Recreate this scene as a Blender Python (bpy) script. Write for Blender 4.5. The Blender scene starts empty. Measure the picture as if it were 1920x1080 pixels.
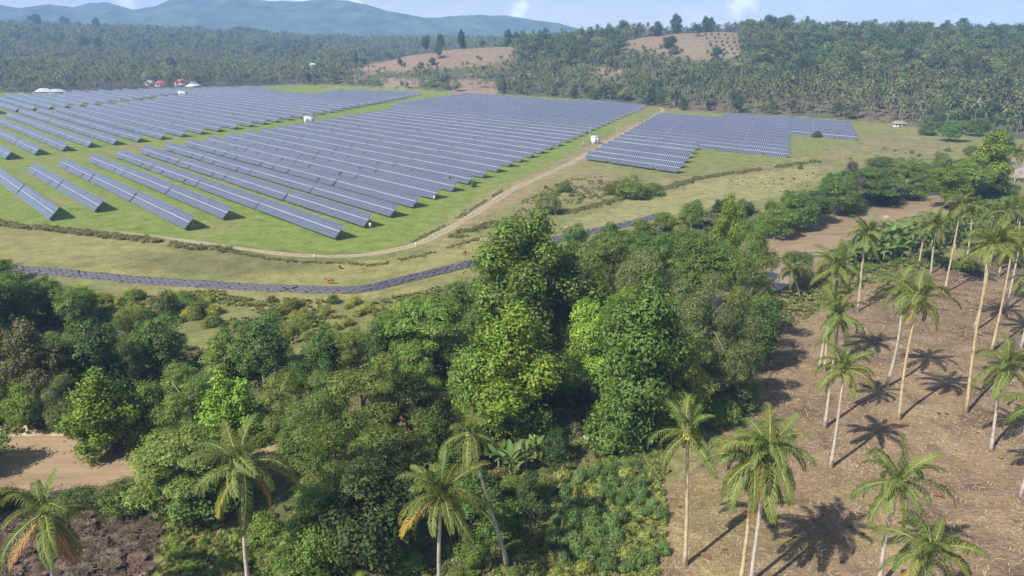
import bpy, math, random
import numpy as np
from mathutils import Vector, Matrix

random.seed(7)
RNG = np.random.default_rng(7)
SC = bpy.context.scene
COL = SC.collection
R = math.radians

# ------------------------------------------------------------------ camera
F_PX, CAM_H, HORIZON = 1350.0, 56.0, 85.0          # focal length and horizon in a 1920 px wide picture
PITCH = math.atan((540 - HORIZON) / F_PX)
cam_d = bpy.data.cameras.new('camera')
cam_d.sensor_width = 36.0
cam_d.lens = 36.0 * F_PX / 1920.0
cam_d.clip_start = 0.5
cam_d.clip_end = 40000.0
cam = bpy.data.objects.new('camera', cam_d)
COL.objects.link(cam)
cam.location = (0, 0, CAM_H)
cam.rotation_euler = (math.pi / 2 - PITCH, 0, 0)
SC.camera = cam

# ------------------------------------------------------------------ sun and sky
SUN_EL, SUN_AZ = R(45), R(50)                        # shadows run to the right and away from the camera
SHADOW = Vector((math.sin(SUN_AZ), math.cos(SUN_AZ), 0))
sun_d = bpy.data.lights.new('sun', 'SUN')
sun_d.energy = 5.0
sun_d.angle = R(0.53)
sun_d.color = (1.0, 0.93, 0.82)
sun = bpy.data.objects.new('sun', sun_d)
COL.objects.link(sun)
sun_dir = Vector((SHADOW.x * math.cos(SUN_EL), SHADOW.y * math.cos(SUN_EL), -math.sin(SUN_EL)))
sun.rotation_euler = sun_dir.to_track_quat('-Z', 'Y').to_euler()

world = bpy.data.worlds.new('World')
SC.world = world
world.use_nodes = True
wn, wl = world.node_tree.nodes, world.node_tree.links
wn.clear()
w_out = wn.new('ShaderNodeOutputWorld')
w_bg = wn.new('ShaderNodeBackground')
w_sky = wn.new('ShaderNodeTexSky')
w_sky.sky_type = 'NISHITA'
w_sky.sun_disc = False
w_sky.sun_elevation = SUN_EL
w_sky.sun_rotation = math.pi + SUN_AZ
w_sky.altitude = 100
w_sky.air_density = 1.1
w_sky.dust_density = 0.7
w_sky.ozone_density = 1.5
w_tc = wn.new('ShaderNodeTexCoord')
w_map = wn.new('ShaderNodeMapping')
w_map.inputs['Scale'].default_value = (1.0, 1.0, 2.2)
w_no = wn.new('ShaderNodeTexNoise')
w_no.inputs['Scale'].default_value = 14.0
w_no.inputs['Detail'].default_value = 8.0
w_no.inputs['Roughness'].default_value = 0.6
wl.new(w_tc.outputs['Generated'], w_map.inputs['Vector'])
wl.new(w_map.outputs['Vector'], w_no.inputs['Vector'])
w_ramp = wn.new('ShaderNodeValToRGB')                 # thin scattered cloud over the whole sky
w_ramp.color_ramp.elements[0].position = 0.48
w_ramp.color_ramp.elements[0].color = (0, 0, 0, 1)
w_ramp.color_ramp.elements[1].position = 0.75
w_ramp.color_ramp.elements[1].color = (0.35, 0.35, 0.35, 1)
wl.new(w_no.outputs['Fac'], w_ramp.inputs['Fac'])
w_fac = w_ramp.outputs['Color']
# pale veil all round the horizon
w_sep = wn.new('ShaderNodeSeparateXYZ')
wl.new(w_tc.outputs['Generated'], w_sep.inputs[0])
w_vr = wn.new('ShaderNodeMapRange')
w_vr.interpolation_type = 'SMOOTHSTEP'
w_vr.inputs['From Min'].default_value = 0.16
w_vr.inputs['From Max'].default_value = 0.0
w_vr.inputs['To Max'].default_value = 0.85
wl.new(w_sep.outputs['Z'], w_vr.inputs['Value'])
w_veil = wn.new('ShaderNodeMixRGB')
w_veil.inputs[2].default_value = (17.5, 18.5, 19.8, 1)
wl.new(w_vr.outputs['Result'], w_veil.inputs[0])
wl.new(w_sky.outputs['Color'], w_veil.inputs[1])


def cloud_puff(px_, py_, rad, prev):
    """A cumulus at one bearing of the sky."""
    cx, cy = (px_ - 960) / F_PX, (540 - py_) / F_PX
    d = Vector((cx, math.cos(PITCH) + cy * math.sin(PITCH), -math.sin(PITCH) + cy * math.cos(PITCH))).normalized()
    ds = wn.new('ShaderNodeVectorMath')
    ds.operation = 'DISTANCE'
    ds.inputs[1].default_value = d
    mixv = wn.new('ShaderNodeVectorMath')
    mixv.operation = 'MULTIPLY_ADD'
    no2 = wn.new('ShaderNodeTexNoise')
    no2.inputs['Scale'].default_value = 45.0
    no2.inputs['Detail'].default_value = 6.0
    wl.new(w_tc.outputs['Generated'], no2.inputs['Vector'])
    mixv.inputs[1].default_value = (rad * 1.7,) * 3
    sub = wn.new('ShaderNodeVectorMath')
    sub.operation = 'SUBTRACT'
    sub.inputs[1].default_value = (0.5, 0.5, 0.5)
    wl.new(no2.outputs['Color'], sub.inputs[0])
    wl.new(sub.outputs[0], mixv.inputs[0])
    wl.new(w_tc.outputs['Generated'], mixv.inputs[2])
    wl.new(mixv.outputs[0], ds.inputs[0])
    mr = wn.new('ShaderNodeMapRange')
    mr.interpolation_type = 'SMOOTHSTEP'
    mr.inputs['From Min'].default_value = rad
    mr.inputs['From Max'].default_value = rad * 0.05
    wl.new(ds.outputs['Value'], mr.inputs['Value'])
    mx = wn.new('ShaderNodeMath')
    mx.operation = 'MAXIMUM'
    wl.new(prev, mx.inputs[0])
    wl.new(mr.outputs['Result'], mx.inputs[1])
    return mx.outputs[0]


for q in ((975, 16, 0.017), (966, 28, 0.014), (1395, 2, 0.022), (1380, 16, 0.016), (505, 2, 0.022), (600, 4, 0.026), (560, -8, 0.024), (660, -2, 0.018), (235, 6, 0.014)):
    w_fac = cloud_puff(*q, w_fac)
w_mix = wn.new('ShaderNodeMixRGB')
w_mix.inputs[2].default_value = (25.0, 25.0, 25.5, 1)
wl.new(w_fac, w_mix.inputs[0])
wl.new(w_veil.outputs['Color'], w_mix.inputs[1])
wl.new(w_mix.outputs['Color'], w_bg.inputs['Color'])
w_bg.inputs['Strength'].default_value = 0.05
wl.new(w_bg.outputs['Background'], w_out.inputs['Surface'])

SC.render.engine = 'CYCLES'
SC.view_settings.view_transform = 'Standard'
SC.view_settings.look = 'None'
SC.view_settings.exposure = 0.62
SC.view_settings.gamma = 1.0
SC.cycles.max_bounces = 6
SC.cycles.diffuse_bounces = 3
SC.cycles.glossy_bounces = 2
SC.cycles.transmission_bounces = 3
SC.cycles.volume_bounces = 2
SC.cycles.transparent_max_bounces = 4

# ------------------------------------------------------------------ survey helpers
cP, sP = math.cos(PITCH), math.sin(PITCH)


def G(x, y, z=0.0):
    """Ground point seen at a photograph pixel, for a surface at height z."""
    cx, cy = (x - 960) / F_PX, (540 - y) / F_PX
    d = (cx, cP + cy * sP, -sP + cy * cP)
    t = (z - CAM_H) / d[2]
    return Vector((d[0] * t, d[1] * t, z))


def PX(X, Y, Z):
    """Pixel of world points (numpy friendly)."""
    V = Z - CAM_H
    D = Y * cP - V * sP
    U = Y * sP + V * cP
    return 960 + F_PX * X / D, 540 - F_PX * U / D


def GA(pts, z=0.0):
    return [tuple(G(p[0], p[1], z)[:2]) for p in pts]


def inside(poly, x, y):
    x, y = np.asarray(x, float), np.asarray(y, float)
    r = np.zeros(x.shape, bool)
    n = len(poly)
    for i in range(n):
        x0, y0 = poly[i]
        x1, y1 = poly[(i + 1) % n]
        c = (y0 > y) != (y1 > y)
        with np.errstate(divide='ignore', invalid='ignore'):
            xi = (x1 - x0) * (y - y0) / (y1 - y0 + 1e-12) + x0
        r ^= c & (x < xi)
    return r


def line_dist(pts, x, y):
    """Distance from points to a polyline, and the arc length of the nearest point."""
    x, y = np.asarray(x, float), np.asarray(y, float)
    best = np.full(x.shape, 1e9)
    arc = np.zeros(x.shape)
    s = 0.0
    for (x0, y0), (x1, y1) in zip(pts[:-1], pts[1:]):
        dx, dy = x1 - x0, y1 - y0
        L = math.hypot(dx, dy)
        t = np.clip(((x - x0) * dx + (y - y0) * dy) / (L * L), 0, 1)
        d = np.hypot(x - x0 - t * dx, y - y0 - t * dy)
        m = d < best
        best = np.where(m, d, best)
        arc = np.where(m, s + t * L, arc)
        s += L
    return best, arc


def resample(pts, step):
    pts = [np.array(p, float) for p in pts]
    # Catmull-Rom smoothing
    P = [2 * pts[0] - pts[1]] + pts + [2 * pts[-1] - pts[-2]]
    out = []
    for i in range(1, len(P) - 2):
        L = np.linalg.norm(P[i + 1] - P[i])
        k = max(1, int(L / step))
        for j in range(k):
            t = j / k
            a, b, c, d = P[i - 1], P[i], P[i + 1], P[i + 2]
            out.append(0.5 * (2 * b + (c - a) * t + (2 * a - 5 * b + 4 * c - d) * t * t + (3 * b - a - 3 * c + d) * t ** 3))
    out.append(pts[-1])
    return out


def vnoise(x, y, scale, seed=0):
    """Smooth value noise in [-1, 1] on arrays."""
    x, y = np.asarray(x, float) / scale + 1000.3, np.asarray(y, float) / scale + 1000.7
    xi, yi = np.floor(x).astype(np.int64), np.floor(y).astype(np.int64)
    fx, fy = x - xi, y - yi
    fx, fy = fx * fx * (3 - 2 * fx), fy * fy * (3 - 2 * fy)

    def h(a, b):
        n = (a * 374761393 + b * 668265263 + seed * 974711) & 0x7fffffff
        n = ((n ^ (n >> 13)) * 1274126177) & 0x7fffffff
        n = n ^ (n >> 16)
        return (n & 0xffff) / 32767.5 - 1
    return (h(xi, yi) * (1 - fx) + h(xi + 1, yi) * fx) * (1 - fy) + (h(xi, yi + 1) * (1 - fx) + h(xi + 1, yi + 1) * fx) * fy


def sstep(a, b, x):
    t = np.clip((x - a) / (b - a), 0, 1)
    return t * t * (3 - 2 * t)


# ------------------------------------------------------------------ object helpers
def link(o, parent=None):
    COL.objects.link(o)
    if parent is not None:
        o.parent = parent
    return o


def tag(o, label=None, cat=None, group=None, kind=None):
    if label:
        o['label'] = label
    if cat:
        o['category'] = cat
    if group:
        o['group'] = group
    if kind:
        o['kind'] = kind
    return o


def empty(name, loc=(0, 0, 0), rz=0.0):
    o = bpy.data.objects.new(name, None)
    o.empty_display_size = 0.3
    o.location = loc
    o.rotation_euler = (0, 0, rz)
    return link(o)


def mesh_np(name, V, Fc, mats=(), mat_idx=None, col=None, smooth=False):
    """Mesh from arrays; faces an (n,3) or (n,4) array or a list of both."""
    me = bpy.data.meshes.new(name)
    V = np.asarray(V, np.float32)
    groups = Fc if isinstance(Fc, list) else [Fc]
    groups = [np.asarray(g, np.int32) for g in groups if len(g)]
    nl = sum(g.size for g in groups)
    nf = sum(len(g) for g in groups)
    me.vertices.add(len(V))
    me.vertices.foreach_set('co', V.ravel())
    me.loops.add(nl)
    me.polygons.add(nf)
    me.loops.foreach_set('vertex_index', np.concatenate([g.ravel() for g in groups]))
    tot = np.concatenate([np.full(len(g), g.shape[1], np.int32) for g in groups])
    start = np.concatenate([[0], np.cumsum(tot)[:-1]]).astype(np.int32)
    me.polygons.foreach_set('loop_start', start)
    me.polygons.foreach_set('loop_total', tot)
    for m in mats:
        me.materials.append(m)
    if mat_idx is not None:
        me.polygons.foreach_set('material_index', np.asarray(mat_idx, np.int32))
    if smooth:
        me.polygons.foreach_set('use_smooth', np.ones(nf, bool))
    me.update(calc_edges=True)
    if col is not None:
        a = me.color_attributes.new('Col', 'FLOAT_COLOR', 'POINT')
        c = np.ones((len(V), 4), np.float32)
        c[:, :col.shape[1]] = col
        a.data.foreach_set('color', c.ravel())
    return me


class MB:
    """Collects simple shapes into one mesh."""

    def __init__(s):
        s.v, s.q, s.t, s.qm, s.tm = [], [], [], [], []

    def add(s, V, Q=(), T=(), m=0):
        b = len(s.v)
        s.v += [tuple(p) for p in V]
        s.q += [tuple(i + b for i in f) for f in Q]
        s.t += [tuple(i + b for i in f) for f in T]
        s.qm += [m] * len(Q)
        s.tm += [m] * len(T)
        return s

    def box(s, c, d, m=0, M=None):
        x, y, z = d[0] / 2, d[1] / 2, d[2] / 2
        V = [Vector((a * x, b * y, e * z)) for a in (-1, 1) for b in (-1, 1) for e in (-1, 1)]
        V = [(M @ p if M else p) + Vector(c) for p in V]
        return s.add(V, [(0, 1, 3, 2), (4, 6, 7, 5), (0, 4, 5, 1), (2, 3, 7, 6), (0, 2, 6, 4), (1, 5, 7, 3)], m=m)

    def tube(s, pts, rad, n=6, m=0, cap=True):
        pts = [Vector(p) for p in pts]
        V, Q, T = [], [], []
        for i, p in enumerate(pts):
            d = (pts[min(i + 1, len(pts) - 1)] - pts[max(i - 1, 0)]).normalized()
            a = d.orthogonal() if abs(d.z) < 0.99 else Vector((1, 0, 0))
            a = Vector((0, 0, 1)).cross(d) if abs(d.z) < 0.99 else Vector((1, 0, 0))
            a.normalize()
            b = d.cross(a)
            r = rad[i] if hasattr(rad, '__len__') else rad
            for k in range(n):
                t = 2 * math.pi * k / n
                V.append(p + a * (r * math.cos(t)) + b * (r * math.sin(t)))
        for i in range(len(pts) - 1):
            for k in range(n):
                k2 = (k + 1) % n
                Q.append((i * n + k, i * n + k2, (i + 1) * n + k2, (i + 1) * n + k))
        if cap:
            e = len(V)
            V += [pts[0], pts[-1]]
            for k in range(n):
                k2 = (k + 1) % n
                T.append((e, k2, k))
                T.append((e + 1, (len(pts) - 1) * n + k, (len(pts) - 1) * n + k2))
        return s.add(V, Q, T, m)

    def ball(s, c, r, m=0, n=8, k=5):
        V, Q, T = [], [], []
        rr = r if hasattr(r, '__len__') else (r, r, r)
        for i in range(1, k):
            a = math.pi * i / k
            for j in range(n):
                b = 2 * math.pi * j / n
                V.append((c[0] + rr[0] * math.sin(a) * math.cos(b), c[1] + rr[1] * math.sin(a) * math.sin(b), c[2] + rr[2] * math.cos(a)))
        V += [(c[0], c[1], c[2] + rr[2]), (c[0], c[1], c[2] - rr[2])]
        for i in range(k - 2):
            for j in range(n):
                j2 = (j + 1) % n
                Q.append((i * n + j, (i + 1) * n + j, (i + 1) * n + j2, i * n + j2))
        e = (k - 1) * n
        for j in range(n):
            j2 = (j + 1) % n
            T.append((e, j, j2))
            T.append((e + 1, (k - 2) * n + j2, (k - 2) * n + j))
        return s.add(V, Q, T, m)

    def mesh(s, name, mats, smooth=False):
        return mesh_np(name, np.array(s.v), [np.array(s.q, np.int32).reshape(-1, 4), np.array(s.t, np.int32).reshape(-1, 3)], mats, s.qm + s.tm, smooth=smooth)

    def build(s, name, mats, parent=None, smooth=False):
        if not isinstance(mats, (list, tuple)):
            mats = [mats]
        return link(bpy.data.objects.new(name, s.mesh(name, mats, smooth)), parent)


# ------------------------------------------------------------------ materials
def new_mat(name):
    m = bpy.data.materials.new(name)
    m.use_nodes = True
    nt = m.node_tree
    nt.nodes.clear()
    out = nt.nodes.new('ShaderNodeOutputMaterial')
    return m, nt, out


def noise_node(nt, scale, detail=4, rough=0.55, coord='Object', vec=None, stretch=None):
    n = nt.nodes.new('ShaderNodeTexNoise')
    n.inputs['Scale'].default_value = scale
    n.inputs['Detail'].default_value = detail
    n.inputs['Roughness'].default_value = rough
    if vec is None:
        tc = nt.nodes.new('ShaderNodeTexCoord')
        vec = tc.outputs[coord]
    if stretch is not None:
        mp = nt.nodes.new('ShaderNodeMapping')
        mp.inputs['Scale'].default_value = stretch[:3]
        if len(stretch) > 3:
            mp.inputs['Rotation'].default_value = (0, 0, stretch[3])
        nt.links.new(vec, mp.inputs['Vector'])
        vec = mp.outputs['Vector']
    nt.links.new(vec, n.inputs['Vector'])
    return n


def ramp_node(nt, src, stops):
    r = nt.nodes.new('ShaderNodeValToRGB')
    e = r.color_ramp.elements
    while len(e) > 1:
        e.remove(e[-1])
    e[0].position = stops[0][0]
    e[0].color = (*stops[0][1], 1)
    for p, c in stops[1:]:
        x = e.new(p)
        x.color = (*c, 1)
    nt.links.new(src, r.inputs['Fac'])
    return r


def plain(name, c, rough=0.7, spec=0.3, var=0.18, scale=3.0, metal=0.0, bump=0.0, detail=4):
    m, nt, out = new_mat(name)
    b = nt.nodes.new('ShaderNodeBsdfPrincipled')
    b.inputs['Roughness'].default_value = rough
    b.inputs['Specular IOR Level'].default_value = spec
    b.inputs['Metallic'].default_value = metal
    n = noise_node(nt, scale, detail)
    lo = tuple(x * (1 - var) for x in c)
    hi = tuple(min(1, x * (1 + var)) for x in c)
    r = ramp_node(nt, n.outputs['Fac'], [(0.3, lo), (0.7, hi)])
    nt.links.new(r.outputs['Color'], b.inputs['Base Color'])
    if bump:
        bp = nt.nodes.new('ShaderNodeBump')
        bp.inputs['Strength'].default_value = bump
        bp.inputs['Distance'].default_value = 0.1
        nt.links.new(n.outputs['Fac'], bp.inputs['Height'])
        nt.links.new(bp.outputs['Normal'], b.inputs['Normal'])
    nt.links.new(b.outputs['BSDF'], out.inputs['Surface'])
    return m


def leaf_mat(name, c=None, trans=0.3, rough=0.55, var=0.25, hue=0.015, spec=0.3):
    """Leaf: its own colour (or the object's colour), varied leaf by leaf through the Col attribute."""
    m, nt, out = new_mat(name)
    L = nt.links
    oi = nt.nodes.new('ShaderNodeObjectInfo')
    at = nt.nodes.new('ShaderNodeAttribute')
    at.attribute_name = 'Col'
    hs = nt.nodes.new('ShaderNodeHueSaturation')
    if c is None:
        L.new(oi.outputs['Color'], hs.inputs['Color'])
    else:
        hs.inputs['Color'].default_value = (*c, 1)
    mr = nt.nodes.new('ShaderNodeMapRange')
    mr.inputs['To Min'].default_value = 0.5 - hue
    mr.inputs['To Max'].default_value = 0.5 + hue
    L.new(oi.outputs['Random'], mr.inputs['Value'])
    L.new(mr.outputs['Result'], hs.inputs['Hue'])
    mv = nt.nodes.new('ShaderNodeMapRange')
    mv.inputs['To Min'].default_value = 1 - var
    mv.inputs['To Max'].default_value = 1 + var
    mu = nt.nodes.new('ShaderNodeMath')
    mu.operation = 'MULTIPLY'
    mu.inputs[1].default_value = 7.31
    fr = nt.nodes.new('ShaderNodeMath')
    fr.operation = 'FRACT'
    L.new(oi.outputs['Random'], mu.inputs[0])
    L.new(mu.outputs[0], fr.inputs[0])
    L.new(fr.outputs[0], mv.inputs['Value'])
    L.new(mv.outputs['Result'], hs.inputs['Value'])
    mx = nt.nodes.new('ShaderNodeMixRGB')
    mx.blend_type = 'MULTIPLY'
    mx.inputs[0].default_value = 1
    L.new(hs.outputs['Color'], mx.inputs[1])
    L.new(at.outputs['Color'], mx.inputs[2])
    b = nt.nodes.new('ShaderNodeBsdfPrincipled')
    b.inputs['Roughness'].default_value = rough
    b.inputs['Specular IOR Level'].default_value = spec
    L.new(mx.outputs['Color'], b.inputs['Base Color'])
    tr = nt.nodes.new('ShaderNodeBsdfTranslucent')
    ty = nt.nodes.new('ShaderNodeMixRGB')
    ty.blend_type = 'MULTIPLY'
    ty.inputs[0].default_value = 1
    ty.inputs[2].default_value = (1.35, 1.25, 0.55, 1)
    L.new(mx.outputs['Color'], ty.inputs[1])
    L.new(ty.outputs['Color'], tr.inputs['Color'])
    ms = nt.nodes.new('ShaderNodeMixShader')
    ms.inputs[0].default_value = trans
    L.new(b.outputs['BSDF'], ms.inputs[1])
    L.new(tr.outputs['BSDF'], ms.inputs[2])
    L.new(ms.outputs['Shader'], out.inputs['Surface'])
    return m


M = {}
M['leaf'] = leaf_mat('leaf_foliage')
M['leaf_far'] = leaf_mat('leaf_far_broad', (0.15, 0.205, 0.07), var=0.5, hue=0.045)
M['leaf_far_dark'] = leaf_mat('leaf_far_dark', (0.105, 0.155, 0.06), var=0.5, hue=0.045)
M['leaf_far_light'] = leaf_mat('leaf_far_light', (0.21, 0.265, 0.085), var=0.5, hue=0.045)
M['palm_far'] = leaf_mat('leaf_far_palm', (0.18, 0.21, 0.09), var=0.35, hue=0.035)
M['frond'] = leaf_mat('leaf_palm_frond', (0.155, 0.21, 0.055), trans=0.32, rough=0.55, var=0.2, hue=0.025, spec=0.25)
M['frond_dry'] = leaf_mat('leaf_palm_frond_dry', (0.30, 0.17, 0.09), trans=0.2, rough=0.7, var=0.25, hue=0.02)
M['frond_yellow'] = leaf_mat('leaf_palm_frond_yellow', (0.36, 0.30, 0.06), trans=0.3, rough=0.5, var=0.2, hue=0.02)
M['rachis'] = plain('rachis_yellow_green', (0.30, 0.30, 0.09), 0.5, 0.3, 0.2)
M['banana_leaf'] = leaf_mat('leaf_banana', (0.12, 0.19, 0.06), trans=0.3, rough=0.5, var=0.2, hue=0.02, spec=0.3)
M['weed_green'] = leaf_mat('leaf_weed_green', (0.20, 0.235, 0.07), var=0.35, hue=0.03)
M['weed_lime'] = leaf_mat('leaf_weed_lime', (0.27, 0.32, 0.07), var=0.3, hue=0.02)
M['weed_dry'] = leaf_mat('leaf_weed_dry', (0.29, 0.26, 0.12), var=0.3, hue=0.03)
M['weed_olive'] = leaf_mat('leaf_weed_olive', (0.22, 0.215, 0.095), var=0.3, hue=0.03)
M['bark'] = plain('bark_brown', (0.16, 0.12, 0.085), 0.9, 0.1, 0.35, 2.0, bump=0.6)
M['bark_pale'] = plain('bark_pale', (0.30, 0.26, 0.2), 0.9, 0.1, 0.3, 2.0)
M['stem_green'] = plain('stem_green', (0.2, 0.24, 0.09), 0.6, 0.3, 0.3, 2.0)
M['coconut'] = plain('coconut_husk', (0.42, 0.38, 0.08), 0.5, 0.3, 0.3, 2.0)


def trunk_mat():
    m, nt, out = new_mat('bark_palm')
    L = nt.links
    b = nt.nodes.new('ShaderNodeBsdfPrincipled')
    b.inputs['Roughness'].default_value = 0.85
    b.inputs['Specular IOR Level'].default_value = 0.15
    n = noise_node(nt, 1.3, 5)
    r = ramp_node(nt, n.outputs['Fac'], [(0.3, (0.30, 0.27, 0.24)), (0.55, (0.47, 0.43, 0.38)), (0.75, (0.56, 0.49, 0.32))])
    tc = nt.nodes.new('ShaderNodeTexCoord')
    w = nt.nodes.new('ShaderNodeTexWave')
    w.bands_direction = 'Z'
    w.inputs['Scale'].default_value = 1.1
    w.inputs['Distortion'].default_value = 1.5
    L.new(tc.outputs['Object'], w.inputs['Vector'])
    wr = ramp_node(nt, w.outputs['Fac'], [(0.05, (0.62, 0.6, 0.58)), (0.3, (1, 1, 1))])
    mx = nt.nodes.new('ShaderNodeMixRGB')
    mx.blend_type = 'MULTIPLY'
    mx.inputs[0].default_value = 0.7
    oi = nt.nodes.new('ShaderNodeObjectInfo')
    L.new(r.outputs['Color'], mx.inputs[1])
    L.new(wr.outputs['Color'], mx.inputs[2])
    mt = nt.nodes.new('ShaderNodeMixRGB')
    mt.blend_type = 'MULTIPLY'
    mt.inputs[0].default_value = 1
    L.new(mx.outputs['Color'], mt.inputs[1])
    L.new(oi.outputs['Color'], mt.inputs[2])
    L.new(mt.outputs['Color'], b.inputs['Base Color'])
    L.new(b.outputs['BSDF'], out.inputs['Surface'])
    return m


M['palm_trunk'] = trunk_mat()
M['palm_trunk_far'] = plain('bark_palm_far', (0.23, 0.205, 0.17), 0.9, 0.1, 0.2, 0.5)

# ------------------------------------------------------------------ layout of the land (surveyed outlines, world metres)
RIVER = [tuple(p) for p in resample(GA([(-420, 885), (-150, 882), (60, 880), (200, 872), (330, 856), (520, 822), (700, 795), (870, 762), (1020, 705), (1150, 650), (1290, 580), (1390, 515), (1455, 476), (1540, 433), (1630, 403), (1710, 378), (1790, 352), (1870, 325), (1930, 300), (2000, 285)], -1.6), 9)]
RIVER_HW = 7.0


def hw_at(x):
    """Half width of the river: broad at both visible ends, narrow under the trees."""
    return np.interp(x, [-50, -36, 35, 62, 175, 200], [7.0, 3.4, 3.4, 11.5, 10.0, 3.5])


ROAD = [tuple(p) for p in resample(GA([(215, 434), (300, 444), (420, 462), (540, 477), (640, 480), (720, 473), (785, 457), (840, 430), (900, 396), (960, 358), (1010, 334), (1060, 312), (1105, 288), (1150, 262), (1200, 235), (1236, 214), (1243, 209), (1236, 206), (1222, 205)]), 3)]
FARM = GA([(-500, 425), (-200, 420), (0, 418), (200, 430), (400, 456), (600, 474), (740, 466), (800, 442), (860, 410), (950, 352), (1090, 275), (1200, 222), (1200, 200), (1080, 185), (850, 176), (640, 163), (500, 159), (260, 166), (80, 172), (0, 172), (-400, 185)])
BLOCKS_R = GA([(1100, 300), (1280, 330), (1480, 300), (1620, 268), (1600, 235), (1360, 216), (1240, 216)])
PLANT = GA([(1215, 1300), (1225, 1080), (1240, 900), (1330, 830), (1395, 730), (1415, 650), (1480, 580), (1600, 535), (1700, 515), (1800, 495), (1940, 480), (2300, 480), (2400, 1300)])
TILLED = GA([(-500, 985), (0, 975), (180, 965), (300, 960), (296, 1010), (280, 1080), (260, 1300), (-600, 1300)])
DARKSOIL = GA([(1770, 520), (1800, 490), (1880, 478), (2000, 470), (2000, 510), (1850, 530)])
CASSAVA = GA([(1010, 1000), (1050, 890), (1150, 870), (1240, 850), (1250, 960), (1240, 1080), (1100, 1150), (960, 1150)])
THICKET = GA([(-300, 520), (0, 515), (120, 545), (180, 600), (300, 640), (440, 668), (600, 690), (720, 640), (880, 560), (960, 480), (1080, 470), (1230, 420), (1330, 400), (1420, 400), (1440, 480), (1430, 560), (1400, 720), (1330, 800), (1200, 850), (1060, 890), (1010, 1000), (960, 1070), (560, 1080), (330, 980), (200, 960), (180, 850), (-300, 800)])
TANFIELD = GA([(-400, 440), (0, 432), (200, 445), (400, 475), (600, 495), (740, 485), (900, 450), (960, 500), (900, 520), (700, 560), (560, 600), (300, 560), (0, 512), (-400, 500)])
HILL_BARE = [[(636, 136), (700, 118), (780, 98), (860, 86), (930, 80), (964, 84), (958, 112), (900, 124), (850, 127), (780, 131), (700, 136)],
             [(1150, 80), (1230, 66), (1300, 60), (1386, 58), (1388, 106), (1320, 116), (1250, 104), (1180, 92)],
             [(1086, 126), (1130, 126), (1168, 132), (1162, 147), (1110, 141)]]
HILL_CLEAR = [[(840, 152), (935, 152), (935, 180), (845, 178)], [(715, 148), (790, 148), (785, 163), (720, 165)],
              [(120, 46), (215, 44), (215, 64), (130, 62)], [(235, 58), (265, 58), (265, 66), (238, 66)], [(445, 62), (495, 62), (495, 73), (450, 73)], [(380, 50), (425, 50), (420, 62), (385, 62)]]
FOREST_EDGE = [(-900, 176), (-300, 174), (0, 173), (80, 176), (180, 171), (260, 167), (400, 163), (520, 160), (600, 159), (680, 162), (800, 168), (870, 174), (1000, 181), (1100, 187), (1200, 198), (1300, 209), (1400, 214), (1500, 219), (1600, 226), (1700, 236), (1760, 246), (1840, 255), (1920, 262), (2400, 275)]


def edge_y(px):
    return np.interp(px, [p[0] for p in FOREST_EDGE], [p[1] for p in FOREST_EDGE])


# relief: profiles of (distance, height) for bearings given by picture column
PROFILES = {
    -900: [(870, 0), (1300, 25), (2000, 92), (2600, 95), (4000, 60), (6000, 40)],
    0: [(890, 0), (1300, 22), (2000, 96), (2700, 93), (4000, 60), (6000, 40)],
    250: [(900, 0), (1400, 25), (2100, 88), (2700, 84), (4000, 60), (6000, 40)],
    500: [(900, 0), (1400, 16), (2100, 66), (2800, 66), (4000, 55), (6000, 40)],
    640: [(900, 0), (1000, 12), (1100, 18), (1500, 24), (2200, 60), (2800, 58), (4000, 50), (6000, 40)],
    760: [(880, 0), (950, 14), (1060, 43), (1150, 38), (1500, 22), (2200, 56), (2800, 55), (4000, 50), (6000, 40)],
    860: [(870, 1), (930, 15), (1060, 54), (1150, 52), (1500, 28), (2200, 56), (2800, 55), (4000, 50), (6000, 40)],
    950: [(840, 1), (920, 15), (1040, 56), (1150, 53), (1500, 32), (2200, 54), (2800, 50), (4000, 50), (6000, 40)],
    1050: [(800, 1), (900, 19), (1020, 46), (1150, 56), (1500, 46), (2500, 50), (4000, 50), (6000, 40)],
    1150: [(740, 1), (800, 16), (860, 25), (1000, 52), (1150, 64), (1500, 55), (4000, 40), (6000, 40)],
    1250: [(690, 1), (760, 12), (900, 40), (1050, 70), (1200, 72), (1500, 55), (4000, 40), (6000, 40)],
    1350: [(640, 1), (720, 12), (900, 47), (1050, 73), (1200, 76), (1500, 60), (4000, 40), (6000, 40)],
    1450: [(590, 1), (700, 17), (900, 52), (1050, 66), (1300, 70), (1700, 60), (4000, 40), (6000, 40)],
    1600: [(545, 1), (650, 19), (850, 50), (1000, 63), (1300, 68), (1700, 60), (4000, 40), (6000, 40)],
    1800: [(515, 1), (620, 19), (800, 46), (950, 58), (1300, 66), (1700, 60), (4000, 40), (6000, 40)],
    2600: [(500, 1), (620, 19), (800, 46), (950, 58), (1300, 66), (1700, 60), (4000, 40), (6000, 40)],
}
DGRID = np.concatenate([np.arange(0, 1600, 20), np.arange(1600, 6001, 100)]).astype(float)
PKEYS = sorted(PROFILES)
PTAB = np.array([np.interp(DGRID, [0] + [a for a, b in PROFILES[k]], [0] + [b for a, b in PROFILES[k]]) for k in PKEYS])
ker = np.array([1, 2, 3, 2, 1]) / 9.0
PTAB = np.array([np.convolve(np.pad(r, 2, mode='edge'), ker, mode='valid') for r in PTAB])
KX = np.arange(-900, 2601, 25.0)
PT2 = np.array([np.interp(KX, PKEYS, PTAB[:, j]) for j in range(len(DGRID))]).T
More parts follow.
